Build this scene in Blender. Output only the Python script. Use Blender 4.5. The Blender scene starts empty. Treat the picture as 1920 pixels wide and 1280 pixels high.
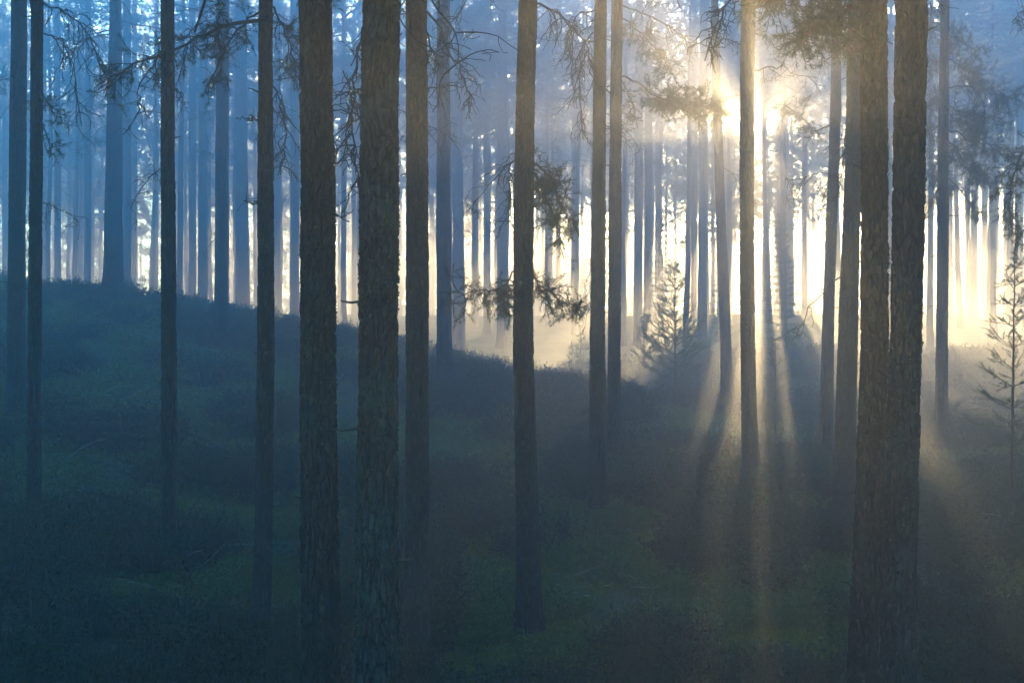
import bpy, math, random
import numpy as np
from mathutils import Vector

# ------------------------------------------------------------------ camera, sky, sun, exposure
SC = bpy.context.scene
COL = SC.collection
F = 50.0 / 36.0 * 1920.0            # focal length in photo pixels
SKY_TINT = (0.36, 1.20, 1.95, 1)      # the cool cast of the whole sky
AZ, EL = math.radians(9.95), math.radians(8.1)

cam = bpy.data.cameras.new('camera')
cam.lens = 50.0
cam.sensor_width = 36.0
cam.clip_start = 0.05
cam.clip_end = 1000.0
cam_ob = bpy.data.objects.new('camera', cam)
cam_ob.location = (0, 0, 0)
cam_ob.rotation_euler = (math.radians(90), 0, 0)
COL.objects.link(cam_ob)
SC.camera = cam_ob

world = bpy.data.worlds.new('World')
SC.world = world
world.use_nodes = True
wn = world.node_tree
wn.nodes.clear()
sky = wn.nodes.new('ShaderNodeTexSky')
sky.sky_type = 'NISHITA'
sky.sun_disc = False
sky.sun_elevation = EL
sky.sun_rotation = AZ
sky.altitude = 100
sky.air_density = 2.0
sky.dust_density = 0.0
sky.ozone_density = 5.0
bgn = wn.nodes.new('ShaderNodeBackground')
bgn.inputs['Strength'].default_value = 0.15
won = wn.nodes.new('ShaderNodeOutputWorld')
tint = wn.nodes.new('ShaderNodeMix'); tint.data_type = 'RGBA'; tint.blend_type = 'MULTIPLY'
tint.inputs[0].default_value = 1.0
tint.inputs[7].default_value = SKY_TINT
wn.links.new(sky.outputs[0], tint.inputs[6])
wn.links.new(tint.outputs[2], bgn.inputs['Color'])
wn.links.new(bgn.outputs[0], won.inputs['Surface'])

sun = bpy.data.lights.new('sun', 'SUN')
sun.energy = 5.0
sun.angle = math.radians(0.5)
sun.color = (1.0, 0.71, 0.33)
sun_ob = bpy.data.objects.new('sun', sun)
sdir = Vector((math.sin(AZ) * math.cos(EL), math.cos(AZ) * math.cos(EL), math.sin(EL)))
sun_ob.rotation_euler = sdir.to_track_quat('Z', 'Y').to_euler()
sun_ob.location = (20, 60, 40)
COL.objects.link(sun_ob)

SC.view_settings.view_transform = 'Standard'
SC.view_settings.look = 'None'
SC.view_settings.gamma = 1.0
SC.view_settings.use_curve_mapping = False
SC.view_settings.exposure = 3.5
SC.render.engine = 'CYCLES'
SC.cycles.use_denoising = True
SC.cycles.volume_bounces = 0
SC.cycles.max_bounces = 4
SC.cycles.diffuse_bounces = 2
SC.cycles.glossy_bounces = 1
SC.cycles.transmission_bounces = 2
SC.cycles.sample_clamp_indirect = 4.0
HAZE_DENSITY = 0.013
HAZE_G = 0.72

# ------------------------------------------------------------------ helpers
R0 = np.random.RandomState


def px(u, v, d):
    """the world point seen at photo pixel (u, v) at distance d"""
    return np.array([(u - 960.0) / F * d, d, (640.0 - v) / F * d])


def smooth(a, b, x):
    t = np.clip((np.asarray(x, float) - a) / (b - a), 0, 1)
    return t * t * (3 - 2 * t)


def hash2(ix, iy, s):
    ix = ix.astype(np.int64); iy = iy.astype(np.int64)
    h = (ix * 374761393 + iy * 668265263 + s * 974711) & 0x7fffffff
    h = ((h ^ (h >> 13)) * 1274126177) & 0x7fffffff
    h = h ^ (h >> 16)
    return (h & 0xffff) / 65535.0


def vnoise(x, y, s=0, period=None):
    x = np.asarray(x, float); y = np.asarray(y, float)
    x0 = np.floor(x); y0 = np.floor(y)
    fx = x - x0; fy = y - y0
    fx = fx * fx * (3 - 2 * fx); fy = fy * fy * (3 - 2 * fy)
    xa, xb = x0, x0 + 1
    if period:
        xa = np.mod(xa, period); xb = np.mod(xb, period)
    a = hash2(xa, y0, s); b = hash2(xb, y0, s); c = hash2(xa, y0 + 1, s); d = hash2(xb, y0 + 1, s)
    return (a * (1 - fx) + b * fx) * (1 - fy) + (c * (1 - fx) + d * fx) * fy


def fbm(x, y, s=0, o=4):
    t = 0; a = 0.5; n = 0
    for k in range(o):
        t = t + a * vnoise(x * 2 ** k, y * 2 ** k, s + k * 17); n += a; a *= 0.5
    return t / n


def cells(x, y, s, period):
    """distance to the nearest and second nearest cell point, and the nearest cell's hash"""
    x0 = np.floor(x); y0 = np.floor(y)
    f1 = np.full(x.shape, 9.0); f2 = np.full(x.shape, 9.0); idh = np.zeros(x.shape)
    for i in (-1, 0, 1):
        for j in (-1, 0, 1):
            cx = x0 + i; cy = y0 + j
            cxm = np.mod(cx, period)
            hx = hash2(cxm, cy, s); hy = hash2(cxm, cy, s + 91)
            d = np.sqrt((cx + 0.1 + 0.8 * hx - x) ** 2 + (cy + 0.1 + 0.8 * hy - y) ** 2)
            n = d < f1
            f2 = np.where(n, f1, np.minimum(f2, d))
            idh = np.where(n, hash2(cxm, cy, s + 7), idh)
            f1 = np.where(n, d, f1)
    return f1, f2, idh


class MB:
    """collects quads and triangles with a material slot each and links them as one mesh"""
    def __init__(self):
        self.v = []; self.q = []; self.t = []; self.qm = []; self.tm = []; self.n = 0

    def add(self, v, q=None, t=None, m=0):
        v = np.asarray(v, float).reshape(-1, 3)
        if q is not None and len(q):
            q = np.asarray(q, int) + self.n; self.q.append(q); self.qm.append(np.full(len(q), m))
        if t is not None and len(t):
            t = np.asarray(t, int) + self.n; self.t.append(t); self.tm.append(np.full(len(t), m))
        self.v.append(v); self.n += len(v)

    def tube(self, p, r, sides=5, m=0, cap=True):
        p = np.asarray(p, float); n = len(p)
        r = np.broadcast_to(np.asarray(r, float), (n,))
        t = np.gradient(p, axis=0)
        t /= np.linalg.norm(t, axis=1)[:, None] + 1e-9
        ref = np.array([0.31, 0.2, 0.93]) if abs(t[:, 2]).mean() < 0.8 else np.array([1.0, 0.1, 0.05])
        a = np.cross(t, ref); a /= np.linalg.norm(a, axis=1)[:, None] + 1e-9
        b = np.cross(t, a)
        th = np.arange(sides) * 2 * math.pi / sides
        ring = a[:, None, :] * np.cos(th)[None, :, None] + b[:, None, :] * np.sin(th)[None, :, None]
        v = p[:, None, :] + ring * r[:, None, None]
        i = np.arange(n - 1)[:, None]; j = np.arange(sides)[None, :]
        k = (j + 1) % sides
        q = np.stack([i * sides + j, i * sides + k, (i + 1) * sides + k, (i + 1) * sides + j], -1).reshape(-1, 4)
        v = v.reshape(-1, 3); tt = None
        if cap:
            v = np.vstack([v, p[-1] + t[-1] * r[-1]])
            j = np.arange(sides)
            tt = np.stack([(n - 1) * sides + j, (n - 1) * sides + (j + 1) % sides, np.full(sides, n * sides)], -1)
        self.add(v, q, tt, m)

    def needles(self, pos, dirs, rng, n=20, length=0.06, width=0.004, spread=0.75, m=1, shoot=0.08):
        """tufts of needles: at each pos a shoot along dirs with n thin triangles around it"""
        pos = np.asarray(pos, float).reshape(-1, 3); dirs = np.asarray(dirs, float).reshape(-1, 3)
        N = len(pos)
        if N == 0:
            return
        dirs = dirs / (np.linalg.norm(dirs, axis=1)[:, None] + 1e-9)
        rnd = rng.normal(size=(N, n, 3))
        rad = rnd - (rnd * dirs[:, None, :]).sum(-1, keepdims=True) * dirs[:, None, :]
        rad /= np.linalg.norm(rad, axis=2, keepdims=True) + 1e-9
        s = rng.uniform(0, 1, (N, n, 1))
        nd = dirs[:, None, :] * (0.35 + 0.9 * s ** 2) + rad * spread * (1.15 - 0.6 * s)
        nd /= np.linalg.norm(nd, axis=2, keepdims=True) + 1e-9
        base = pos[:, None, :] + dirs[:, None, :] * (s * shoot)
        L = length * rng.uniform(0.7, 1.15, (N, n, 1))
        side = np.cross(nd, rng.normal(size=(N, n, 3))); side /= np.linalg.norm(side, axis=2, keepdims=True) + 1e-9
        a = base - side * width * 0.5; b = base + side * width * 0.5; c = base + nd * L
        v = np.stack([a, b, c], 2).reshape(-1, 3)
        self.add(v, None, np.arange(len(v)).reshape(-1, 3), m)

    def mesh(self, name, mats, smooth_shade=True):
        me = bpy.data.meshes.new(name)
        v = np.concatenate(self.v) if self.v else np.zeros((0, 3))
        q = np.concatenate(self.q) if self.q else np.zeros((0, 4), int)
        t = np.concatenate(self.t) if self.t else np.zeros((0, 3), int)
        me.vertices.add(len(v)); me.vertices.foreach_set('co', v.astype(np.float32).ravel())
        me.loops.add(q.size + t.size)
        me.loops.foreach_set('vertex_index', np.concatenate([q.ravel(), t.ravel()]).astype(np.int32))
        me.polygons.add(len(q) + len(t))
        st = np.concatenate([np.arange(len(q)) * 4, q.size + np.arange(len(t)) * 3]).astype(np.int32)
        me.polygons.foreach_set('loop_start', st)
        mi = np.concatenate([np.concatenate(self.qm) if self.qm else np.zeros(0), np.concatenate(self.tm) if self.tm else np.zeros(0)]).astype(np.int32)
        me.polygons.foreach_set('material_index', mi)
        me.polygons.foreach_set('use_smooth', np.full(len(q) + len(t), smooth_shade))
        for mt in mats:
            me.materials.append(mt)
        me.update(calc_edges=True)
        me.validate()
        return me


def link(name, me, parent=None, loc=(0, 0, 0), rz=0.0, sc=1.0, rot=None):
    o = bpy.data.objects.new(name, me)
    COL.objects.link(o)
    o.location = tuple(float(c) for c in loc)
    o.rotation_euler = rot if rot is not None else (0, 0, rz)
    o.scale = (sc, sc, sc) if np.isscalar(sc) else sc
    if parent is not None:
        o.parent = parent
    return o


def tag(o, label=None, cat=None, group=None, kind=None):
    if label: o['label'] = label
    if cat: o['category'] = cat
    if group: o['group'] = group
    if kind: o['kind'] = kind
    return o


def thing(name, label, cat, loc, group=None):
    o = link(name, None, None, loc)
    return tag(o, label, cat, group)


# ------------------------------------------------------------------ materials
def mat(name):
    m = bpy.data.materials.new(name); m.use_nodes = True
    nt = m.node_tree
    b = nt.nodes['Principled BSDF']
    b.inputs['Specular IOR Level'].default_value = 0.25
    b.inputs['Roughness'].default_value = 0.85
    return m, nt, b


def node(nt, typ, **kw):
    n = nt.nodes.new(typ)
    for k, v in kw.items():
        if k.startswith('_'):
            setattr(n, k[1:], v)
        else:
            n.inputs[k].default_value = v
    return n


def ramp(nt, src, stops):
    r = nt.nodes.new('ShaderNodeValToRGB')
    e = r.color_ramp.elements
    while len(e) < len(stops): e.new(0.5)
    for i, (p, c) in enumerate(stops):
        e[i].position = p; e[i].color = (c[0], c[1], c[2], 1)
    nt.links.new(src, r.inputs[0])
    return r.outputs[0]


def mix(nt, fac, a, b, mode='MIX'):
    m = nt.nodes.new('ShaderNodeMix'); m.data_type = 'RGBA'; m.blend_type = mode
    if hasattr(fac, 'links'): nt.links.new(fac, m.inputs[0])
    else: m.inputs[0].default_value = fac
    for s, i in ((a, 6), (b, 7)):
        if hasattr(s, 'links'): nt.links.new(s, m.inputs[i])
        else: m.inputs[i].default_value = (s[0], s[1], s[2], 1)
    return m.outputs[2]


def bark_material(name, lichen=0.5, fine=1.0, red_from=5.5):
    m, nt, b = mat(name)
    tc = nt.nodes.new('ShaderNodeTexCoord')
    oi = nt.nodes.new('ShaderNodeObjectInfo')
    off = node(nt, 'ShaderNodeVectorMath', _operation='SCALE'); off.inputs[0].default_value = (31, 17, 53)
    nt.links.new(oi.outputs['Random'], off.inputs['Scale'])
    ad = node(nt, 'ShaderNodeVectorMath', _operation='ADD')
    nt.links.new(tc.outputs['Object'], ad.inputs[0]); nt.links.new(off.outputs[0], ad.inputs[1])
    mp = node(nt, 'ShaderNodeMapping', Scale=(1, 1, 0.28)); nt.links.new(ad.outputs[0], mp.inputs[0])
    n1 = node(nt, 'ShaderNodeTexNoise', Scale=26.0 * fine, Detail=6, Roughness=0.65); nt.links.new(mp.outputs[0], n1.inputs['Vector'])
    vo = node(nt, 'ShaderNodeTexVoronoi', Scale=17.0 * fine, Randomness=1.0, _feature='DISTANCE_TO_EDGE'); 
    nw = node(nt, 'ShaderNodeTexNoise', Scale=9.0, Detail=3); nt.links.new(mp.outputs[0], nw.inputs['Vector'])
    wv = node(nt, 'ShaderNodeVectorMath', _operation='MULTIPLY_ADD'); wv.inputs[1].default_value = (0.09, 0.09, 0.09)
    nt.links.new(nw.outputs['Color'], wv.inputs[0]); nt.links.new(mp.outputs[0], wv.inputs[2])
    nt.links.new(wv.outputs[0], vo.inputs['Vector'])
    low = ramp(nt, n1.outputs[0], [(0.3, (0.018, 0.017, 0.018)), (0.52, (0.040, 0.037, 0.040)), (0.72, (0.085, 0.082, 0.086))])
    hi = ramp(nt, n1.outputs[0], [(0.3, (0.035, 0.018, 0.014)), (0.5, (0.115, 0.052, 0.034)), (0.72, (0.19, 0.09, 0.06))])
    sp = nt.nodes.new('ShaderNodeSeparateXYZ'); nt.links.new(tc.outputs['Object'], sp.inputs[0])
    nb = node(nt, 'ShaderNodeTexNoise', Scale=2.6, Detail=4); nt.links.new(ad.outputs[0], nb.inputs['Vector'])
    hz = node(nt, 'ShaderNodeMath', _operation='MULTIPLY_ADD'); hz.inputs[1].default_value = 5.0
    nt.links.new(nb.outputs[0], hz.inputs[0]); nt.links.new(sp.outputs[2], hz.inputs[2])
    mr = node(nt, 'ShaderNodeMapRange'); mr.inputs['From Min'].default_value = red_from + 1.2; mr.inputs['From Max'].default_value = red_from + 4.5
    nt.links.new(hz.outputs[0], mr.inputs[0])
    c = mix(nt, mr.outputs[0], low, hi)
    crk = ramp(nt, vo.outputs[0], [(0.0, (0.3, 0.28, 0.27)), (0.12, (1, 1, 1))])
    c = mix(nt, 0.75, c, crk, 'MULTIPLY')
    # crusty grey green lichen
    nl = node(nt, 'ShaderNodeTexNoise', Scale=14.0 * fine, Detail=5, Roughness=0.7); nt.links.new(ad.outputs[0], nl.inputs['Vector'])
    nl2 = node(nt, 'ShaderNodeTexNoise', Scale=1.8, Detail=2); nt.links.new(ad.outputs[0], nl2.inputs['Vector'])
    sm = node(nt, 'ShaderNodeMath', _operation='MULTIPLY'); nt.links.new(nl.outputs[0], sm.inputs[0]); nt.links.new(nl2.outputs[0], sm.inputs[1])
    lf = ramp(nt, sm.outputs[0], [(0.30 - 0.05 * lichen, (0, 0, 0)), (0.40 - 0.05 * lichen, (0.6 * lichen, 0.6 * lichen, 0.6 * lichen))])
    c = mix(nt, lf, c, (0.085, 0.115, 0.09))
    nt.links.new(c, b.inputs['Base Color'])
    bp = node(nt, 'ShaderNodeBump', Strength=0.9, Distance=0.02)
    hs = node(nt, 'ShaderNodeMath', _operation='ADD'); nt.links.new(n1.outputs[0], hs.inputs[0])
    v2 = node(nt, 'ShaderNodeMapRange'); v2.inputs['From Max'].default_value = 0.16; nt.links.new(vo.outputs[0], v2.inputs[0]); nt.links.new(v2.outputs[0], hs.inputs[1])
    nt.links.new(hs.outputs[0], bp.inputs['Height']); nt.links.new(bp.outputs[0], b.inputs['Normal'])
    return m


def simple(name, c1, c2, scale=8.0, rough=0.85, bump=0.3, trans=0.0, spec=0.25):
    m, nt, b = mat(name)
    b.inputs['Roughness'].default_value = rough
    b.inputs['Specular IOR Level'].default_value = spec
    tc = nt.nodes.new('ShaderNodeTexCoord')
    n = node(nt, 'ShaderNodeTexNoise', Scale=scale, Detail=5, Roughness=0.6); nt.links.new(tc.outputs['Object'], n.inputs['Vector'])
    c = ramp(nt, n.outputs[0], [(0.32, c1), (0.68, c2)])
    nt.links.new(c, b.inputs['Base Color'])
    if bump:
        bp = node(nt, 'ShaderNodeBump', Strength=bump, Distance=0.02); nt.links.new(n.outputs[0], bp.inputs['Height']); nt.links.new(bp.outputs[0], b.inputs['Normal'])
    if trans:
        tr = nt.nodes.new('ShaderNodeBsdfTranslucent'); nt.links.new(c, tr.inputs[0])
        ms = nt.nodes.new('ShaderNodeMixShader'); ms.inputs[0].default_value = trans
        nt.links.new(b.outputs[0], ms.inputs[1]); nt.links.new(tr.outputs[0], ms.inputs[2])
        nt.links.new(ms.outputs[0], nt.nodes['Material Output'].inputs['Surface'])
    return m


M_BARK = bark_material('pine_bark', 0.55, 1.0, 6.4)
M_BARK_L = bark_material('pine_bark_with_lichen', 0.9, 1.0, 6.4)
M_BARK_FAR = bark_material('pine_bark_smooth', 0.3, 0.6, 5.0)
M_TWIG = simple('dead_twig', (0.05, 0.042, 0.036), (0.12, 0.10, 0.085), 30, 0.9, 0.4)
M_LIMB = simple('pine_limb', (0.06, 0.035, 0.022), (0.16, 0.085, 0.05), 20, 0.9, 0.4)
M_NEEDLE = simple('pine_needles', (0.030, 0.055, 0.022), (0.060, 0.095, 0.036), 3.0, 0.55, 0, 0.3, 0.4)
M_NEEDLE_Y = simple('young_pine_needles', (0.045, 0.075, 0.025), (0.08, 0.115, 0.042), 3.0, 0.55, 0, 0.35, 0.4)
M_SPRUCE = simple('spruce_needles', (0.025, 0.045, 0.02), (0.05, 0.075, 0.03), 3.0, 0.6, 0, 0.25, 0.3)
M_LICHEN = simple('tree_lichen', (0.05, 0.07, 0.052), (0.11, 0.135, 0.105), 40, 0.95, 0.3)
M_FLAKE = simple('bark_flake', (0.06, 0.045, 0.038), (0.17, 0.11, 0.075), 25, 0.9, 0.3)
M_HEATH = simple('heather_leaves', (0.022, 0.040, 0.014), (0.06, 0.085, 0.028), 1.2, 0.6, 0, 0.35, 0.35)
M_BILB = simple('bilberry_leaves', (0.075, 0.125, 0.024), (0.15, 0.20, 0.04), 1.2, 0.5, 0, 0.4, 0.4)
M_MOSS = simple('feather_moss', (0.12, 0.14, 0.025), (0.25, 0.25, 0.05), 1.5, 0.9, 0, 0.3)
M_RLICHEN = simple('reindeer_lichen', (0.10, 0.12, 0.09), (0.22, 0.25, 0.20), 6, 0.95, 0, 0.2)
M_STONE = simple('mossy_stone', (0.10, 0.11, 0.11), (0.30, 0.32, 0.32), 7, 0.9, 0.5)
M_LOG = simple('old_log', (0.05, 0.045, 0.04), (0.16, 0.15, 0.13), 12, 0.9, 0.6)
M_GREY = simple('grey_wood', (0.16, 0.15, 0.14), (0.36, 0.34, 0.32), 14, 0.85, 0.4)
M_LEAF = simple('yellow_green_leaf', (0.14, 0.20, 0.04), (0.34, 0.34, 0.06), 9, 0.5, 0, 0.45, 0.4)
M_DRY = simple('dry_grass', (0.10, 0.12, 0.04), (0.24, 0.24, 0.10), 3.0, 0.6, 0, 0.3, 0.3)
M_BLEAF = simple('fallen_leaf', (0.36, 0.27, 0.10), (0.60, 0.50, 0.26), 9, 0.6, 0, 0.3, 0.3)


def ground_material():
    m, nt, b = mat('forest_floor')
    b.inputs['Roughness'].default_value = 0.95
    tc = nt.nodes.new('ShaderNodeTexCoord')
    a = node(nt, 'ShaderNodeTexNoise', Scale=0.7, Detail=6, Roughness=0.62); nt.links.new(tc.outputs['Object'], a.inputs['Vector'])
    f = node(nt, 'ShaderNodeTexNoise', Scale=14.0, Detail=6, Roughness=0.7); nt.links.new(tc.outputs['Object'], f.inputs['Vector'])
    l = node(nt, 'ShaderNodeTexNoise', Scale=0.9, Detail=7, Roughness=0.7, Distortion=0.6)
    mp = node(nt, 'ShaderNodeMapping', Location=(13, 7, 0)); nt.links.new(tc.outputs['Object'], mp.inputs[0]); nt.links.new(mp.outputs[0], l.inputs['Vector'])
    c = ramp(nt, a.outputs[0], [(0.32, (0.030, 0.036, 0.014)), (0.48, (0.075, 0.105, 0.022)), (0.62, (0.15, 0.18, 0.035))])
    lc = ramp(nt, l.outputs[0], [(0.64, (0, 0, 0)), (0.76, (0.5, 0.5, 0.5))])
    c = mix(nt, lc, c, (0.15, 0.17, 0.13))
    fc = ramp(nt, f.outputs[0], [(0.3, (0.45, 0.42, 0.4)), (0.7, (1.15, 1.15, 1.1))])
    c = mix(nt, 0.85, c, fc, 'MULTIPLY')
    nt.links.new(c, b.inputs['Base Color'])
    bp = node(nt, 'ShaderNodeBump', Strength=1.0, Distance=0.08); nt.links.new(f.outputs[0], bp.inputs['Height']); nt.links.new(bp.outputs[0], b.inputs['Normal'])
    return m


M_GROUND = ground_material()

# ------------------------------------------------------------------ terrain
NEAR = [(-30, -1.2), (-5, -1.6), (0, -1.75), (4, -2.6), (9, -4.0), (13.5, -4.55), (16.5, -4.5)]
COLS = [   # direction (photo column), then distance -> height along that direction
    (-900, [(20, -3.6), (42, 2.6), (52, 1.8), (78, 1.6), (108, 1.1)]),
    (0,    [(20, -3.75), (41, 1.75), (50, 1.1), (78, 1.5), (108, 1.1)]),
    (220,  [(20, -3.80), (40, 1.40), (49, 0.6), (78, 1.5), (108, 1.1)]),
    (430,  [(20, -3.85), (39, 0.55), (48, -0.4), (78, 1.5), (108, 1.1)]),
    (630,  [(20, -3.90), (37, 0.18), (46, -0.9), (78, 1.45), (108, 1.1)]),
    (860,  [(20, -3.95), (36, -0.52), (45, -1.7), (78, 1.4), (108, 1.1)]),
    (1050, [(20, -3.95), (35, -1.12), (44, -2.1), (78, 1.45), (108, 1.1)]),
    (1220, [(20, -3.85), (24.5, -3.05), (34, -1.75), (44, -2.1), (78, 1.5), (108, 1.1)]),
    (1330, [(20, -3.75), (25, -2.85), (34, -2.05), (42, -1.8), (56, -0.6), (78, 1.4), (108, 1.1)]),
    (1405, [(20, -3.60), (25, -2.80), (30, -2.5), (38, -2.0), (46, -1.4), (56, -0.2), (66, 0.9), (78, 1.5), (108, 1.1)]),
    (1540, [(20, -3.50), (25, -2.85), (30, -2.55), (38, -2.1), (46, -1.5), (56, -0.3), (66, 0.8), (78, 1.5), (108, 1.1)]),
    (1640, [(20, -3.50), (25, -2.9), (31, -2.55), (40, -2.1), (56, -0.6), (78, 1.5), (108, 1.1)]),
    (1920, [(20, -3.50), (25, -2.9), (31, -2.5), (40, -2.0), (56, -0.3), (78, 1.6), (108, 1.1)]),
    (2800, [(20, -3.4), (31, -2.2), (40, -1.6), (56, 0.0), (78, 1.7), (108, 1.1)]),
]
DG = np.concatenate([np.arange(-30, 112, 0.5)])
UG = np.array([c[0] for c in COLS], float)
_tab = []
for u_, pr in COLS:
    pts = NEAR + pr + [(135, -1.0), (170, -3.0)]
    z_ = np.interp(np.arange(-30, 170, 0.5), [p[0] for p in pts], [p[1] for p in pts])
    k_ = np.hanning(15); k_ /= k_.sum()
    zp = np.convolve(np.pad(z_, 7, mode='edge'), k_, 'valid')
    _tab.append(zp)
TAB = np.array(_tab)


def ground_z(x, y, bumps=True):
    x = np.asarray(x, float); y = np.asarray(y, float)
    ye = np.maximum(y, 16.0)
    u = np.clip(x / ye * F + 960.0, UG[0], UG[-1])
    d = np.clip((y + 30) / 0.5, 0, TAB.shape[1] - 1.001)
    di = d.astype(int); df = d - di
    ui = np.clip(np.searchsorted(UG, u, side='right') - 1, 0, len(UG) - 2)
    uf = (u - UG[ui]) / (UG[ui + 1] - UG[ui]); uf = np.clip(uf, 0, 1)
    uf = 0.5 * uf + 0.5 * uf * uf * (3 - 2 * uf)
    a = TAB[ui, di] * (1 - df) + TAB[ui, di + 1] * df
    b = TAB[ui + 1, di] * (1 - df) + TAB[ui + 1, di + 1] * df
    z = a * (1 - uf) + b * uf
    if bumps:
        z = z + 0.34 * (fbm(x * 0.35 + 9, y * 0.35, 3, 3) - 0.5) + 0.16 * (fbm(x * 1.6, y * 1.6, 5, 3) - 0.5)
    return z


def gz(x, y):
    return float(ground_z(np.array([x]), np.array([y]))[0])


def hit(u, v, lo=14.0, hi=60.0):
    """distance at which the ground is seen at photo pixel (u, v)"""
    d = np.arange(lo, hi, 0.05)
    p = ground_z((u - 960) / F * d, d)
    ray = (640.0 - v) / F * d
    w = np.nonzero(p >= ray)[0]
    return float(d[w[0]]) if len(w) else hi


def build_ground():
    xs = np.concatenate([np.arange(-110, -22, 2.0), np.arange(-22, 24, 0.16), np.arange(24, 113, 2.0)])
    ys = np.concatenate([np.arange(-28, 14, 1.0), np.arange(14, 54, 0.16), np.arange(54, 130, 1.0), np.arange(130, 169, 3.0)])
    X, Y = np.meshgrid(xs, ys)
    Z = ground_z(X, Y)
    Z += 0.10 * (fbm(X * 4.5, Y * 4.5, 21, 3) - 0.5) * ((Y > 13) & (Y < 55))
    v = np.stack([X, Y, Z], -1).reshape(-1, 3)
    n = len(xs); i = np.arange(len(ys) - 1)[:, None]; j = np.arange(n - 1)[None, :]
    q = np.stack([i * n + j, i * n + j + 1, (i + 1) * n + j + 1, (i + 1) * n + j], -1).reshape(-1, 4)
    mb = MB(); mb.add(v, q)
    tag(link('ground', mb.mesh('ground', [M_GROUND])), 'mossy forest floor sinking into a hollow and rising to a ridge', kind='structure')


build_ground()

# ------------------------------------------------------------------ haze: one closed box round everything, even density
def build_haze():
    m = bpy.data.materials.new('haze'); m.use_nodes = True
    nt = m.node_tree; nt.nodes.clear()
    pv = nt.nodes.new('ShaderNodeVolumePrincipled')
    pv.inputs['Color'].default_value = (0.93, 0.95, 1.0, 1)
    pv.inputs['Density'].default_value = HAZE_DENSITY
    pv.inputs['Anisotropy'].default_value = HAZE_G
    pv.inputs['Density Attribute'].default_value = ''
    o = nt.nodes.new('ShaderNodeOutputMaterial')
    nt.links.new(pv.outputs[0], o.inputs['Volume'])
    x0, x1, y0, y1, z0, z1 = -112, 114, -30, 170, -7.5, 24.5
    v = [(x, y, z) for x in (x0, x1) for y in (y0, y1) for z in (z0, z1)]
    q = [(0, 1, 3, 2), (4, 6, 7, 5), (0, 4, 5, 1), (2, 3, 7, 6), (0, 2, 6, 4), (1, 5, 7, 3)]
    mb = MB(); mb.add(v, q)
    o = link('haze', mb.mesh('haze', [m], False))
    tag(o, 'morning mist filling the pine forest', kind='stuff')


build_haze()

# ------------------------------------------------------------------ tree parts
def norm(a):
    return a / (np.linalg.norm(a) + 1e-9)


def wander(rng, p0, d0, L, n, droop=0.0, wob=0.25, up=0.0):
    p = [np.array(p0, float)]; d = norm(np.array(d0, float)); st = L / n
    for k in range(n):
        d = norm(d + rng.normal(size=3) * wob + np.array([0, 0, -droop + up * (k / n)]))
        p.append(p[-1] + d * st)
    return np.array(p)


def trunk_mesh(name, zs, cx, cy, rad, sides, seed, material, depth=0.0, plate=0.05):
    """trunk along heights zs with centres and radii; depth = relief of the bark plates in metres"""
    zs = np.asarray(zs); n = len(zs)
    th = np.arange(sides) * 2 * math.pi / sides
    T, Z = np.meshgrid(th, zs)
    Rr = np.repeat(np.asarray(rad)[:, None], sides, 1).copy()
    Rr *= 1 + 0.05 * (vnoise(T / (2 * math.pi) * 4, Z * 0.8, seed + 3, 4) - 0.5) * 2
    if depth > 0:
        rm = float(np.median(rad)); nc = max(7, int(round(2 * math.pi * rm / plate)))
        xx = T / (2 * math.pi) * nc; zz = Z / (plate * 3.3)
        xx2 = xx + 0.8 * (vnoise(xx * 0.9, zz * 1.1, seed, int(nc * 0.9) or 1) - 0.5)
        zz2 = zz + 0.9 * (vnoise(xx * 1.1, zz * 0.8, seed + 5, max(1, int(nc * 1.1))) - 0.5)
        f1, f2, idh = cells(xx2, zz2, seed + 11, nc)
        edge = smooth(0.02, 0.30, f2 - f1)
        rel = edge * (0.55 + 0.45 * idh) + 0.35 * (vnoise(xx * 3, zz * 5, seed + 31, nc * 3) - 0.5) + 0.25 * (vnoise(xx * 6, zz * 9, seed + 37, nc * 6) - 0.5)
        hgt = smooth(0.35, 0.95, Z / max(zs.max(), 1e-3) * 1.7)
        Rr += depth * (rel - 0.6) * (1 - 0.55 * hgt)
    flare = np.exp(-np.maximum(Z, -0.2) / 0.34)
    Rr *= 1 + flare * 0.24 * (1 + 1.1 * np.cos(T * 5 + seed))
    v = np.stack([np.asarray(cx)[:, None] + Rr * np.cos(T), np.asarray(cy)[:, None] + Rr * np.sin(T), Z], -1).reshape(-1, 3)
    i = np.arange(n - 1)[:, None]; j = np.arange(sides)[None, :]; k = (j + 1) % sides
    q = np.stack([i * sides + j, i * sides + k, (i + 1) * sides + k, (i + 1) * sides + j], -1).reshape(-1, 4)
    mb = MB(); mb.add(v, q)
    return mb.mesh(name, [material])


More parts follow.
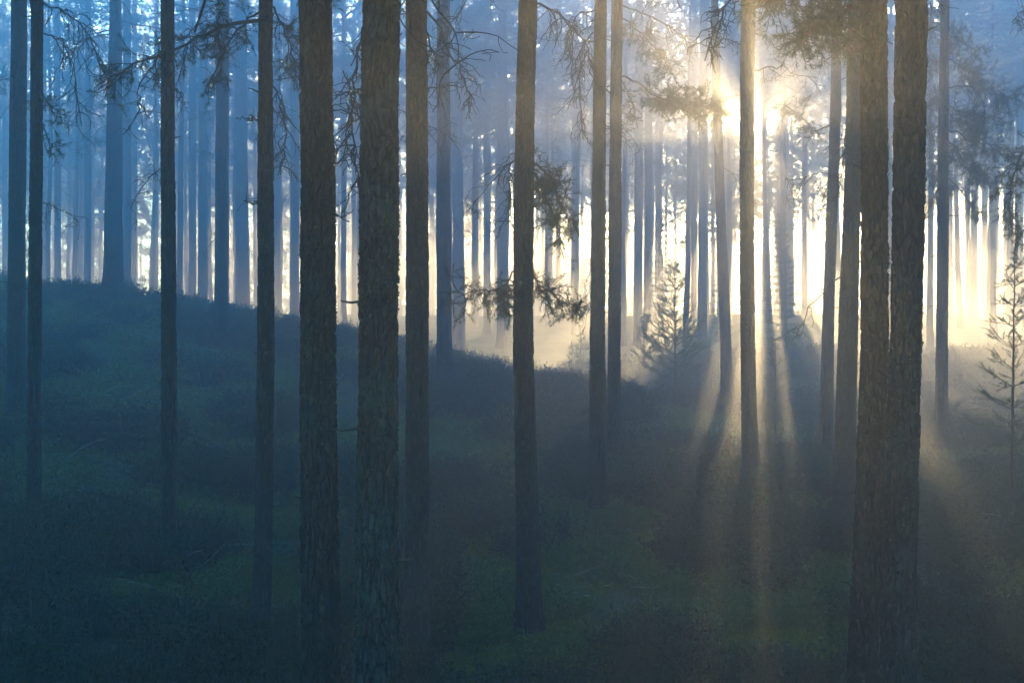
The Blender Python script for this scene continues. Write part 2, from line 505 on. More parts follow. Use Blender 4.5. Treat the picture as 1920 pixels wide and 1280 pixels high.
def crown_mesh(seed, H=8.5, R=2.1, limbs=44, dead=9, needle=(20, 0.125, 0.017)):
    """the joined limbs and needles of a Scots pine crown, z = 0 at its lowest living limb"""
    rng = R0(seed); mb = MB(); P = []; D = []
    for i in range(limbs):
        s = (i + rng.uniform(0, 1)) / limbs
        z = H * s ** 0.9
        env = (0.62 + 0.5 * math.sin(min(1, s * 1.9) * math.pi / 2)) * (1 - 0.78 * max(0, s - 0.35) / 0.65)
        L = R * env * rng.uniform(0.6, 1.2)
        az = i * 2.4 + rng.uniform(-0.6, 0.6)
        el = -0.25 + 0.95 * s + rng.uniform(-0.2, 0.2)
        d = np.array([math.cos(az) * math.cos(el), math.sin(az) * math.cos(el), math.sin(el)])
        p = wander(rng, (0, 0, z), d, L, 6, 0.05, 0.16, 0.12)
        mb.tube(p, np.linspace(0.035 * (1.1 - 0.6 * s), 0.008, 7), 4, 0)
        for k in range(int(9 * env) + 2):
            t = rng.uniform(0.3, 1.0); a = p[int(t * 6)]
            dd = norm(d * 0.7 + rng.normal(size=3) * 0.6 + np.array([0, 0, 0.15]))
            tw = wander(rng, a, dd, rng.uniform(0.25, 0.6), 3, 0.0, 0.25, 0.25)
            mb.tube(tw, (0.009, 0.007, 0.006, 0.004), 3, 0, False)
            for q in (1, 2, 3, 3):
                P.append(tw[q] + rng.normal(size=3) * 0.05); D.append(tw[q] - tw[q - 1] + rng.normal(size=3) * 0.12)
    for i in range(dead):
        az = rng.uniform(0, 6.28); z = -rng.uniform(0, 3.5)
        p = wander(rng, (0, 0, z), (math.cos(az), math.sin(az), 0.0), rng.uniform(0.8, 1.9), 6, 0.10, 0.2)
        mb.tube(p, np.linspace(0.02, 0.006, 7), 4, 0)
        for k in range(6):
            a = p[rng.randint(2, 7)]
            tw = wander(rng, a, norm(rng.normal(size=3) + np.array([0, 0, -0.7])), rng.uniform(0.2, 0.6), 3, 0.2, 0.4)
            mb.tube(tw, 0.006, 3, 0, False)
    mb.needles(np.array(P), np.array(D), rng, needle[0], needle[1], needle[2], 0.8, 1, 0.16)
    return mb.mesh('crown', [M_LIMB, M_NEEDLE])


CROWNS = [crown_mesh(100 + k, 8.5 + 0.5 * (k % 3), 2.6 + 0.3 * (k % 2), 54) for k in range(5)]
THIN = [crown_mesh(140 + k, 9.0, 2.3, 26, 9) for k in range(3)]
BROAD = [crown_mesh(120 + k, 9.0, 4.2 + 0.4 * k, 120, 0, (32, 0.10, 0.011)) for k in range(2)]
SIDE = [crown_mesh(160 + k, 8.8, 3.2, 56, 4, (32, 0.10, 0.011)) for k in range(2)]     # unseen crowns, made extra broad to shade the hollow


def dead_branch_mesh(seed, L=1.4):
    """bare hanging pine branch with a tangle of fine twigs, growing along +X"""
    rng = R0(seed); mb = MB()
    p = wander(rng, (-0.05, 0, 0), (1, 0, rng.uniform(-0.1, 0.35)), L, 9, rng.uniform(0.08, 0.2), 0.17)
    mb.tube(p, np.linspace(0.014, 0.005, 10), 5, 0)
    for k in range(10):
        a = p[rng.randint(2, 10)]
        d = norm(rng.normal(size=3) * 0.8 + np.array([0.4, 0, -0.5]))
        tw = wander(rng, a, d, rng.uniform(0.25, 0.8), 6, 0.13, 0.3)
        mb.tube(tw, np.linspace(0.008, 0.0045, 7), 3, 0, False)
        for j in range(4):
            b = tw[rng.randint(1, 7)]
            t2 = wander(rng, b, norm(rng.normal(size=3) + np.array([0, 0, -0.3])), rng.uniform(0.08, 0.3), 4, 0.15, 0.45)
            mb.tube(t2, 0.004, 3, 0, False)
    return mb.mesh('dead_branch', [M_TWIG])


DEADS = [dead_branch_mesh(300 + k, 1.0 + 0.12 * k) for k in range(8)]


def stub_mesh(seed):
    rng = R0(seed); mb = MB()
    p = wander(rng, (-0.03, 0, 0), (1, 0, rng.uniform(-0.2, 0.3)), rng.uniform(0.12, 0.28), 3, 0, 0.2)
    mb.tube(p, (0.016, 0.012, 0.009, 0.006), 5, 0)
    return mb.mesh('branch_stub', [M_TWIG])


STUBS = [stub_mesh(350 + k) for k in range(4)]

# ------------------------------------------------------------------ the traced pines
class Tree:
    pass


TREES = {}


def pine(key, label, ctrl, d=None, base_v=None, tier=2, height=19.0, crown_at=10.5, crown=0, group=None,
         dead=5, material=None, dead_lo=3.0, crown_s=1.25, flakes=0, stubs=3):
    """ctrl: (photo row, centre column, width in pixels) from the top down; the base is where the photo shows it"""
    ctrl = sorted(ctrl)
    if d is None:
        d = hit(np.interp(base_v, [c[0] for c in ctrl], [c[1] for c in ctrl]), base_v)
    rng = R0(abs(hash(key)) % 1000 if isinstance(key, int) else sum(ord(c) * (i + 3) for i, c in enumerate(key)))
    zc = np.array([(640.0 - c[0]) / F * d for c in ctrl])[::-1]
    xc = np.array([(c[1] - 960.0) / F * d for c in ctrl])[::-1]
    rc = np.array([c[2] / 2.0 / F * d for c in ctrl])[::-1]
    if len(zc) == 1:
        zc = np.array([zc[0], zc[0] + 1]); xc = np.repeat(xc, 2); rc = np.repeat(rc, 2)
    sl = (xc[-1] - xc[0]) / max(zc[-1] - zc[0], 0.5)
    sl0 = (xc[1] - xc[0]) / max(zc[1] - zc[0], 0.2)
    xb = xc[0]
    zb = gz(xb, d)
    for _ in range(3):
        xb = xc[0] + sl0 * (zb - zc[0]); zb = gz(xb, d)
    top = zb + height
    frame_top = 640.0 / F * d + 0.4
    if tier == 0: step, sides, depth = 0.014, 76, 0.027
    elif tier == 1: step, sides, depth = 0.022, 44, 0.016
    elif tier == 2: step, sides, depth = 0.06, 24, 0.010
    else: step, sides, depth = 0.35, 12, 0.0
    lo = zb - 0.35
    if tier < 2: lo = max(lo, -640.0 / F * d - 0.5) if zb < -640.0 / F * d - 1.2 else lo
    z1 = np.arange(lo, min(frame_top, top), step)
    if lo > zb - 0.3: z1 = np.concatenate([np.arange(zb - 0.35, lo, 0.3), z1])
    z2 = np.arange(max(z1[-1] + 0.4, frame_top), top, 0.4)
    zs = np.concatenate([z1, z2, [top]])
    x = np.interp(zs, zc, xc)
    up = zs > zc[-1]
    x[up] = xc[-1] + sl * 0.6 * (zs[up] - zc[-1])
    dn = zs < zc[0]
    x[dn] = xc[0] + sl0 * (zs[dn] - zc[0])
    r = np.interp(zs, zc, rc)
    rt = rc[-1]
    r[up] = rt * (1 - smooth(0, 1, (zs[up] - zc[-1]) / (top - zc[-1])) * 0.25 - 0.62 * (zs[up] - zc[-1]) / (top - zc[-1]))
    k = np.hanning(9) / np.hanning(9).sum()
    wig = np.cumsum(rng.normal(size=max(4, int(height))) * 0.016)
    wob = np.interp(zs - zb, np.arange(len(wig)) * 1.0, wig - wig.mean()) * (0.5 if tier < 2 else 0.8)
    y = wob * 1.3
    x = x + wob * (zs > zc[-1]) * 0.5
    t = Tree(); t.d = d; t.zb = zb; t.xb = xb; t.rng = rng
    t.root = thing('pine_tree', label, 'pine tree', (xb, d, zb), group)
    t.zs, t.x, t.y, t.r = zs, x, y, r
    me = trunk_mesh('trunk', zs - zb, x - xb, y, r, sides, rng.randint(1, 9999), material or (M_BARK if tier < 3 else M_BARK_FAR), depth, 0.060 if tier == 0 else 0.064)
    t.trunk = link('trunk', me, t.root)
    if d < 33 and crown_at < 12: crown_s, crown_at = 1.42, max(8.8, 640.0 / F * d + 2.0 - zb)  # crowns above the view, spread wider to keep light off the near mist
    zcr = zb + crown_at
    c = link('crown', BROAD[crown % 2] if d < 33 and crown_at < 14 else CROWNS[crown % 5] if d < 33 else THIN[crown % 3], t.root, (np.interp(zcr, zs, x) - xb, 0, crown_at), rng.uniform(0, 6.28),
             (crown_s, crown_s, max(0.4, (height - crown_at - 0.2) / 9.0)))
    tag(c, kind='stuff')
    for i in range(dead):
        at(t, 'dead_branch', DEADS[rng.randint(8)], zb + rng.uniform(dead_lo, crown_at), rng.uniform(0, 6.28), rng.uniform(0.55, 1.0))
    for i in range(stubs):
        at(t, 'branch_stub', STUBS[rng.randint(4)], zb + rng.uniform(1.5, crown_at), rng.choice([0.0, math.pi]) + rng.uniform(-0.7, 0.7), rng.uniform(0.6, 1.3))
    if flakes:
        flake_part(t, flakes)
    TREES[key] = t
    return t


def at(t, name, me, z, az, sc=1.0):
    """hang a shared branch mesh on trunk t at world height z, pointing along azimuth az"""
    r = np.interp(z, t.zs, t.r) * 0.85
    loc = (np.interp(z, t.zs, t.x) - t.xb + r * math.cos(az), np.interp(z, t.zs, t.y) + r * math.sin(az), z - t.zb)
    return link(name, me, t.root, loc, az, sc)


def flake_part(t, n):
    """loose curled bark scales standing off the trunk"""
    rng = t.rng; mb = MB()
    lim = 640.0 / F * t.d + 0.3
    z = rng.uniform(max(t.zb, -lim), lim, n); th = rng.uniform(0, 6.28, n)
    r = np.interp(z, t.zs, t.r); x = np.interp(z, t.zs, t.x) - t.xb; y = np.interp(z, t.zs, t.y)
    for i in range(n):
        e = np.array([math.cos(th[i]), math.sin(th[i]), 0]); s = np.array([-e[1], e[0], 0])
        c = np.array([x[i], y[i], z[i] - t.zb]) + e * (r[i] * 0.985)
        h = rng.uniform(0.012, 0.042); w = rng.uniform(0.008, 0.022); o = rng.uniform(0.006, 0.022)
        up = np.array([0, 0, 1.0]) * rng.choice([-1, 1])
        v = [c - s * w - up * h, c + s * w - up * h, c + s * w * 0.8 + e * o * 0.5 + up * h * 0.2, c - s * w * 0.7 + e * o * 0.5 + up * h * 0.2,
             c + s * w * 0.5 + e * o * 1.3 + up * h, c - s * w * 0.4 + e * o * 1.1 + up * h]
        mb.add(v, [(0, 1, 2, 3), (3, 2, 4, 5)])
    tag(link('bark_flakes', mb.mesh('bark_flakes', [M_FLAKE], False), t.root), kind='stuff')


def lichen_part(t, v0, v1, n):
    """leafy lichen crusts on the trunk between two photo rows"""
    rng = t.rng; mb = MB()
    za, zb_ = (640 - v1) / F * t.d, (640 - v0) / F * t.d
    nb = n // 14
    for b in range(nb):
        zc = rng.triangular(za, 0.5 * (za + zb_), zb_); tc = rng.uniform(-math.pi, 0.3)
        for i in range(14):
            z = zc + rng.normal() * 0.05; th = tc + rng.normal() * 0.25
            r = np.interp(z, t.zs, t.r); e = np.array([math.cos(th), math.sin(th), 0])
            c = np.array([np.interp(z, t.zs, t.x) - t.xb, np.interp(z, t.zs, t.y), z - t.zb]) + e * (r * 0.97)
            s = rng.uniform(0.006, 0.017)
            a = norm(e + rng.normal(size=3) * 0.55) * s; bb = norm(np.cross(a, rng.normal(size=3))) * s * 0.8
            mb.add([c - bb, c + bb, c + a * 1.2 + bb * 1.1, c + a * 1.5, c + a * 1.1 - bb * 1.1], None, [(0, 1, 2), (0, 2, 3), (0, 3, 4)])
    tag(link('lichen', mb.mesh('lichen', [M_LICHEN], False), t.root), kind='stuff')


pine('a', 'pine with a broad hazy trunk standing half way up the slope at the left edge', [(0, 35, 29), (320, 32, 31), (640, 31, 34), (780, 30, 37)], base_v=790, tier=2, crown=0, dead=4)
pine('b', 'slender pine with rough reddish trunk and drooping dead twigs, second trunk from the left edge', [(0, 70, 22), (320, 68, 24), (640, 66, 25), (1000, 64, 27)], base_v=1008, tier=1, crown=1, flakes=160, dead=3)
pine('c', 'thick blue grey pine with flared foot on the crest of the left slope', [(0, 217, 21), (250, 214, 30), (430, 212, 35), (565, 211, 39)], base_v=566, tier=2, crown=2, height=20, dead=5)
pine('d', 'slim straight pine trunk crossed near its top by a needled branch', [(0, 314, 25), (320, 316, 26), (640, 317, 28), (1060, 319, 31)], base_v=1068, tier=1, crown=3, flakes=150, dead=1)
pine('e', 'hazy pine with its foot in the dark heather just below the left crest', [(0, 417, 24), (320, 416, 25), (640, 415, 27)], base_v=652, tier=2, crown=4, dead=5)
pine('f', 'misty pine on the crest close behind the reddish trunk with long dead branches', [(0, 451, 20), (320, 453, 23), (600, 456, 27)], base_v=602, tier=2, crown=0, dead=5)
pine('g', 'leaning reddish pine with bushy needles at its top, left of the two thickest trunks', [(0, 498, 26), (340, 498, 29), (640, 498, 31), (1000, 494, 34), (1230, 487, 38)], base_v=1232, tier=1, crown=1, flakes=180, dead=2)
pine('h', 'thick dark pine in front, the left one of the two thickest side by side trunks', [(0, 591, 62), (200, 593, 62), (320, 597, 65), (640, 597, 65), (1280, 604, 71)], d=12.8, tier=0, crown=2, flakes=420, dead=2, dead_lo=7)
pine('i', 'thickest dark pine in front with crusty lichen and orange upper bark', [(0, 716, 69), (200, 713, 71), (320, 712, 73), (640, 709, 73), (1280, 704, 82)], d=11.9, tier=0, crown=3, flakes=420, dead=2, dead_lo=7, material=M_BARK_L)
pine('j', 'straight reddish pine just right of the thickest trunk', [(0, 781, 40), (320, 782, 42), (640, 782, 43), (1000, 782, 46), (1240, 780, 51)], base_v=1258, tier=1, crown=4, flakes=200, dead=2)
pine('k', 'hazy pine standing on the slope behind the reddish straight trunk, wider of the hazy pair', [(0, 832, 24), (320, 831, 26), (640, 833, 29), (735, 835, 33)], base_v=742, tier=2, crown=0, dead=5)
pine('l', 'thin hazy pine on the crest, narrower of the pair in the middle', [(0, 862, 16), (300, 858, 19), (660, 861, 24)], base_v=664, tier=2, crown=1, dead=4)
pine('m', 'reddish pine at the middle with low needled branches on both sides', [(0, 990, 35), (320, 983, 36), (640, 981, 38), (960, 989, 43), (1150, 992, 49)], base_v=1192, tier=1, crown=2, flakes=220, dead=2, dead_lo=6)
pine('n', 'slim dark pine, front one of the close pair right of the middle', [(0, 1126, 23), (320, 1123, 26), (640, 1120, 28), (960, 1122, 34)], base_v=967, tier=1, crown=3, flakes=120, dead=3)
pine('o', 'slim dark pine, rear one of the close pair right of the middle', [(0, 1157, 21), (320, 1154, 23), (640, 1152, 24), (880, 1153, 27)], base_v=882, tier=1, crown=4, flakes=90, dead=3)
pine('p', 'thin leaning pine in the brightest glow just left of the trunk that covers the sun', [(200, 1345, 17), (400, 1351, 19), (640, 1360, 21), (780, 1366, 24)], base_v=786, tier=2, crown=1, height=21, crown_at=14.5, dead=2, stubs=2)
pine('q', 'straight dark pine standing before the sun with its shadow falling forward', [(0, 1402, 27), (400, 1400, 27), (640, 1402, 28), (800, 1406, 30), (930, 1412, 34)], base_v=934, tier=1, crown=0, height=20, crown_at=13, flakes=110, dead=2, dead_lo=8)
pine('r', 'hazy slender pine right of the sun, farther of the pair beside the thick double trunk', [(200, 1567, 20), (400, 1560, 21), (640, 1553, 23), (850, 1549, 27)], base_v=860, tier=2, crown=2, dead=4)
pine('s', 'stout golden brown pine partly hidden by the thick double trunk', [(0, 1606, 29), (300, 1600, 31), (640, 1590, 36), (990, 1580, 40)], base_v=996, tier=1, crown=3, height=20, flakes=100, dead=4)
pine('t', 'thick dark pine, left trunk of the crossing double at right', [(0, 1640, 49), (300, 1641, 50), (640, 1640, 51), (960, 1629, 53), (1280, 1614, 55)], d=13.6, tier=0, crown=4, flakes=360, dead=1, dead_lo=7)
pine('u', 'thick dark pine, right trunk of the crossing double at right', [(0, 1708, 59), (300, 1706, 58), (640, 1699, 58), (960, 1690, 62), (1280, 1682, 66)], d=12.6, tier=0, crown=0, flakes=420, dead=1, dead_lo=7)
pine('v', 'hazy pine with a low hanging blue green crown at the right', [(100, 1771, 18), (380, 1769, 21), (640, 1766, 22), (850, 1764, 26)], base_v=855, tier=2, crown=1, dead=0, crown_at=9)
pine('w', 'pine just past the right edge, only its hanging needled branch in view', [(0, 1990, 30), (1000, 1985, 34)], d=21.0, tier=2, crown=2, dead=0, stubs=0)

# pines seen over the crest and through the mist: (column at the top, column at the foot, width, distance)
FARS = [(107, 108, 13, 50), (165, 164, 14, 47), (238, 238, 17, 44), (252, 252, 10, 60), (293, 292, 10, 62), (361, 360, 15, 50),
        (381, 380, 19, 43), (521, 520, 12, 56), (553, 552, 18, 44), (645, 644, 11, 58), (664, 664, 9, 66),
        (892, 891, 12, 52), (914, 913, 14, 49), (942, 941, 19, 45), (1078, 1076, 12, 58), (1174, 1172, 8, 70), (1199, 1196, 17, 46), (1217, 1214, 15, 50),
        (1234, 1232, 10, 62), (1303, 1301, 12, 56), (1320, 1317, 18, 47), (1472, 1470, 13, 56), (1510, 1508, 11, 60), (1783, 1781, 10, 55),
        (1829, 1826, 13, 54), (1850, 1848, 8, 68), (1870, 1868, 10, 62), (1897, 1894, 13, 52), (1912, 1912, 9, 66), (8, 8, 9, 62), (83, 83, 9, 64)]


GAPS = [(50, 'at the extreme left edge'), (190, 'between the reddish second trunk and the flared pine'), (316, 'between the flared pine and the slim straight pine'),
        (416, 'between the slim straight pine and the hazy slope pine'), (498, 'between the hazy slope pine and the leaning reddish pine'),
        (595, 'between the leaning reddish pine and the thick dark pine'), (710, 'between the two thickest dark trunks'), (782, 'between the thickest trunk and the straight reddish pine'),
        (860, 'between the straight reddish pine and the hazy pair'), (982, 'between the hazy pair and the middle pine'),
        (1122, 'between the middle pine and the close dark pair'), (1265, 'between the close dark pair and the bushy young pine'), (1401, 'between the bushy young pine and the sunward trunk'),
        (1480, 'under the sun, just right of the sunward trunk'), (1555, 'between the sun and the slender hazy pine'), (1645, 'between the slender hazy pine and the crossing double trunk'),
        (1767, 'between the crossing double trunk and the pine with low crown'), (1850, 'just right of the hazy pine with the low crown'), (9999, 'behind the tall sparse sapling at the right edge')]


def zone(u, far=True):
    w = next(t for lim, t in GAPS if u < lim)
    tint = 'blue mist' if u < 420 else 'pale mist' if u < 1000 else 'golden mist' if u < 1640 else 'yellow mist'
    return 'far pine in %s %s' % (tint, w), 'far pines %s' % w


NEARER = {107: 'faint slim trunk just right of the reddish second trunk from the left', 165: 'misty slim trunk with its foot on the crest, left of the thick flared pine',
          238: 'straight misty trunk tucked close to the right of the thick flared pine', 361: 'narrower left trunk of a close misty pair right of the slim straight pine',
          381: 'wider right trunk of a close misty pair right of the slim straight pine', 553: 'misty trunk close to the left side of the thick dark pine',
          892: 'left and narrowest of three misty trunks before the middle pine', 914: 'middle one of three misty trunks left of the middle pine', 942: 'right and widest of three misty trunks left of the middle pine',
          1199: 'left trunk of a twin misty pair right of the close dark pair', 1217: 'right trunk of a twin misty pair right of the close dark pair', 1320: 'wide hazy trunk just left of the thin leaning pine in the glow',
          1829: 'widest misty trunk just right of the low crowned pine', 1897: 'misty trunk right behind the tall sparse sapling'}


for i, (ut, ub, w, d) in enumerate(FARS):
    d = min(88.0, d * 1.36)
    lab, grp = zone(ub)
    lab = NEARER.get(ut, lab)
    if ut in NEARER: grp = None
    near_sun = abs((ub - 960) / F * d - d * math.tan(AZ)) < 3.0
    pine('far%d' % i, lab, [(0, ut, w * 0.85), (600, ub, w)], d=float(d), tier=3, height=19.0 + (i * 7 % 5) * 0.6 + (2.0 if near_sun else 0), crown_at=(15.0 if near_sun else 9.6 + (i * 3 % 4) * 0.5), crown=i, group=grp,
         dead=0 if d > 66 else 3, stubs=0, crown_s=0.95)


def far_pines():
    """the rest of the forest out to its far edge: copies of a few whole pines"""
    rng = R0(77); protos = []
    for k in range(6):
        zs = np.concatenate([np.arange(-0.4, 1, 0.3), np.arange(1, 19, 1.0), [19.0]])
        wg = np.cumsum(rng.normal(size=len(zs)) * 0.03)
        r = 0.135 * (1 - 0.72 * np.clip(zs / 19, 0, 1))
        me = trunk_mesh('trunk', zs, wg - wg[2], wg[::-1] * 0.5 - wg[-3] * 0.5, r, 9, 50 + k, M_BARK_FAR)
        protos.append(me)
    pts = []                                   # x, y, kind: 0 ordinary, 1 tall with a high crown, 2 short with a low crown
    for i, y in enumerate(np.linspace(76, 111.5, 28)):     # round the gap that lets the low sun in
        pts.append((y * math.tan(AZ) - 0.45 + rng.uniform(0.3, 2.6) * (-1) ** (i // 2), y, 1 + i % 2))
    tries = 0
    while len(pts) < 195 and tries < 40000:
        tries += 1
        y = 56 + 56 * rng.uniform(0, 1) ** 0.75; x = rng.uniform(-0.42 * y - 2, 0.42 * y + 3)
        sx = x - y * math.tan(AZ) + 0.45
        kind = 0 if abs(sx) > 3.4 else 1 if y < 72 or rng.uniform() < 0.35 else 2
        if abs(sx) < 0.25: continue
        if any((x - a) ** 2 + (y - b) ** 2 < 1.9 ** 2 for a, b, _ in pts): continue
        pts.append((x, y, kind))
    for i, (x, y, kind) in enumerate(pts):
        lab, grp = zone(960 + x / y * F)
        s = rng.uniform(0.85, 1.15); g = gz(x, y); ray = y / math.cos(AZ) * math.tan(EL) + 1.05 - g      # height over this foot of the opening that the low sun shines through
        e = float(smooth(88, 102, y)); cb = rng.uniform(8.6, 12.4) * (1 - e) + (rng.uniform(7.8, 9.2) - 1.7 * (1 - float(smooth(6, 18, x)))) * e; top = 19.8
        if kind == 1: cb = max(cb, ray + 0.45); top = max(21.4, cb + 5)
        if kind == 2: top = ray - 0.8; cb = max(3.5, top - 6.0)
        top = min(top, 22.3 - g)
        root = thing('pine_tree', lab, 'pine tree', (x, y, g), grp)
        root.rotation_euler = (rng.normal() * 0.012, rng.normal() * 0.012, rng.uniform(0, 6.28))
        link('trunk', protos[i % 6], root, (0, 0, 0), 0, (s, s, (top - 0.3) / 19.0))
        tag(link('crown', THIN[i % 3] if (x < -0.21 * y and i % 2) or (kind == 2 and i % 3) else CROWNS[(i * 3 + 1) % 5], root, (0, 0, cb), rng.uniform(0, 6.28), (s * 1.2, s * 1.2, (top - cb) / 9.2)), kind='stuff')


far_pines()


def far_wood():
    """the forest edge beyond the counted pines, read as one mass"""
    rng = R0(91); mb = MB(); P = []; D = []
    for i in range(50):
        y = rng.uniform(113, 126); x = rng.uniform(-0.42 * y, 0.42 * y) - 12.0 * rng.uniform(0, 1) ** 2
        g = gz(x, y); ray = y / math.cos(AZ) * math.tan(EL) + 1.05; near = abs(x - y * math.tan(AZ) + 0.45) < 2.6
        if abs(x - y * math.tan(AZ) + 0.45) < 0.4: continue
        H = rng.uniform(17, 20.5)
        mb.tube([(x, y, g - 0.3), (x + rng.normal() * 0.1, y, g + H * 0.5), (x + rng.normal() * 0.2, y, g + H)], (0.16, 0.13, 0.04), 7, 0)
        for k in range(640):
            z = g + rng.uniform(12.0, H); r = 2.6 * rng.uniform(0, 1) ** 0.6 * (1.1 - 0.6 * (z - g - 13) / (H - 13))
            if near and abs(z - ray) < 1.0: continue
            a = rng.uniform(0, 6.28); P.append((x + r * math.cos(a), y + r * math.sin(a), z)); D.append((math.cos(a), math.sin(a), 0.5))
        for k in range(int(8 + 100 * smooth(0, -22, x))):                       # straggling undergrowth and dead lower boughs
            z = g + rng.uniform(0, 1) ** 1.6 * 9.5
            if near and abs(z - ray) < 1.2: continue
            a = rng.uniform(0, 6.28); r = rng.uniform(0.1, 1.5); P.append((x + r * math.cos(a), y + r * math.sin(a), z)); D.append((math.cos(a), math.sin(a), 0.1))
    mb.needles(P, D, rng, 14, 0.26, 0.05, 0.9, 1, 0.3)
    P = []; D = []
    for i in range(240):                          # tree line added behind to block the bright sky and shade the mist
        y = rng.uniform(130, 162); x = rng.uniform(-0.43 * y, 0.43 * y); g = gz(x, y)
        H = min(22.0 - g, rng.uniform(0.7, 1.0) * (12.0 + (y - 130) * 0.142) * (1 + 0.8 * float(smooth(2, -26, x))))
        mb.tube([(x, y, g - 0.3), (x, y, g + H)], (0.17, 0.05), 5, 0)
        lo = rng.uniform(0.5, 4.0)
        for k in range(64):
            f = rng.uniform(0, 1); z = g + lo + (H - lo) * f; r = 2.4 * rng.uniform(0, 1) ** 0.6 * (1.1 - 0.9 * f); a = rng.uniform(0, 6.28)
            P.append((x + r * math.cos(a), y + r * math.sin(a), z)); D.append((math.cos(a), math.sin(a), 0.2))
    mb.needles(P, D, rng, 12, 0.6, 0.15, 0.9, 1, 0.6)
    tag(link('forest', mb.mesh('forest', [M_BARK_FAR, M_NEEDLE])), 'edge of the pine forest far off behind the mist', kind='stuff')


far_wood()


def side_pines():
    """the forest goes on beside and behind the camera: its crowns shade the hollow"""
    rng = R0(78); pts = []
    me = TREES['k'].trunk.data
    for _ in range(9000):
        if len(pts) >= 130: break
        y = rng.uniform(-22, 50); x = rng.uniform(-28, 28)
        if abs(x) < 0.40 * max(y, 0) + 3.5: continue
        if any((x - a) ** 2 + (y - b) ** 2 < 3.4 ** 2 for a, b in pts): continue
        pts.append((x, y))
    for i, (x, y) in enumerate(pts):
        root = thing('pine_tree', 'tall pine of the surrounding forest just outside the picture', 'pine tree', (x, y, gz(x, y)), 'pines around the hollow outside the picture')
        link('trunk', me, root, (0, 0, 0), rng.uniform(0, 6.28))
        cb = rng.uniform(9.0, 10.5) if y < 16 else rng.uniform(5.0, 9.0)
        tag(link('crown', BROAD[i % 2] if y < 16 else SIDE[i % 2] if y < 34 else THIN[i % 3], root, (0, 0, cb), rng.uniform(0, 6.28), (1.3, 1.3, (19.0 - cb) / 9.2)), kind='stuff')


side_pines()


# ------------------------------------------------------------------ traced branches
def branch(key, path, live=True, twigs=14, tl=(0.2, 0.5), r0=0.02, droop=0.1, tuft=0.5, seed=0, jit=0.12, nl=0.075, fill=1.0, start=0.15, name=None, dy=0.0, updir=0.1):
    """a branch of pine `key` along photo pixels at the tree's own distance; live ones carry needle tufts"""
    t = TREES[key]; rng = R0(seed + 500); d = t.d
    pts = np.array([px(u, v, d) for u, v in path])
    s = np.linspace(0, 1, len(pts)); q = np.linspace(0, 1, 14)
    P = np.stack([np.interp(q, s, pts[:, k]) for k in range(3)], -1)
    P[:, 1] += dy * q + np.interp(q, np.linspace(0, 1, 5), np.concatenate([[0], np.cumsum(rng.normal(size=4) * jit)]))
    k = np.array([0.25, 0.5, 0.25])
    for a in range(3): P[1:-1, a] = np.convolve(P[:, a], k, 'valid')
    P[1:-1] += rng.normal(size=(12, 3)) * 0.018
    o = P[0].copy(); L = np.linalg.norm(np.diff(P, axis=0), axis=1).sum()
    P = P - o
    mb = MB(); mb.tube(P, np.linspace(r0, 0.007, 14), 6, 0)
    TP = []; TD = []
    for i in range(twigs):
        f = start + (1 - start) * (i + rng.uniform(0, 1)) / twigs
        j = min(12, int(f * 13)); a = P[j]; md = norm(P[j + 1] - P[j])
        dr = norm(md * 0.6 + rng.normal(size=3) * 0.7 + np.array([0, 0, -droop if not live else updir - droop]))
        tw = wander(rng, a, dr, rng.uniform(*tl), 6, droop * 0.8, 0.24 if live else 0.32, 0.16 if live else 0)
        mb.tube(tw, np.linspace(0.0085, 0.005, 7), 4, 0, False)
        for w in range(4 if live else 5):
            b = tw[rng.randint(1, 7)]
            t2 = wander(rng, b, norm(tw[-1] - tw[0] + rng.normal(size=3) * 0.35), rng.uniform(0.07, 0.24), 4, droop, 0.35)
            mb.tube(t2, 0.0042, 3, 0, False)
            if live and rng.uniform() < tuft * 1.6:
                TP += [t2[-1], t2[2]]; TD += [t2[-1] - t2[-2], t2[2] - t2[1]]
        if live:
            for w in (4, 5, 6):
                if rng.uniform() < tuft * 1.7:
                    TP.append(tw[w]); TD.append(tw[w] - tw[w - 1] + rng.normal(size=3) * 0.03)
    if live:
        TP.append(P[-1]); TD.append(P[-1] - P[-2])
        mb.needles(TP, TD, rng, int(26 * fill), nl * 0.9, 0.005, 0.8, 1, 0.08)
    ob = link(name or ('needled_branch' if live else 'dead_branch'), mb.mesh('needled_branch' if live else 'dead_branch', [M_TWIG if not live else M_LIMB, M_NEEDLE]), t.root, o - np.array([t.xb, t.d, t.zb]))
    return ob


branch('g', [(490, 38), (400, 55), (360, 80), (325, 95), (280, 115), (235, 130), (185, 162)], True, 30, (0.2, 0.55), 0.026, 0.12, 0.55, 1)
branch('g', [(490, 20), (450, 45), (430, 80), (405, 120), (395, 160)], True, 14, (0.2, 0.4), 0.016, 0.15, 0.5, 2)
branch('g', [(505, 10), (530, 50), (545, 95), (552, 150)], True, 20, (0.15, 0.4), 0.018, 0.12, 0.55, 3)
branch('g', [(290, 112), (262, 160), (258, 200), (245, 245)], False, 7, (0.2, 0.35), 0.012, 0.15, 0, 4)
branch('g', [(505, 150), (530, 190), (535, 260), (528, 330)], False, 16, (0.2, 0.5), 0.014, 0.25, 0, 5)
branch('g', [(490, 215), (465, 222), (440, 221)], False, 2, (0.05, 0.1), 0.014, 0.05, 0, 6)
branch('g', [(488, 382), (470, 380), (459, 378)], False, 2, (0.03, 0.08), 0.012, 0.0, 0, 7)
branch('b', [(80, 4), (120, 22), (165, 60), (185, 110), (196, 160)], False, 26, (0.3, 0.8), 0.016, 0.22, 0, 8)
branch('b', [(80, 62), (120, 75), (140, 130), (150, 235)], False, 16, (0.3, 0.7), 0.014, 0.25, 0, 9)
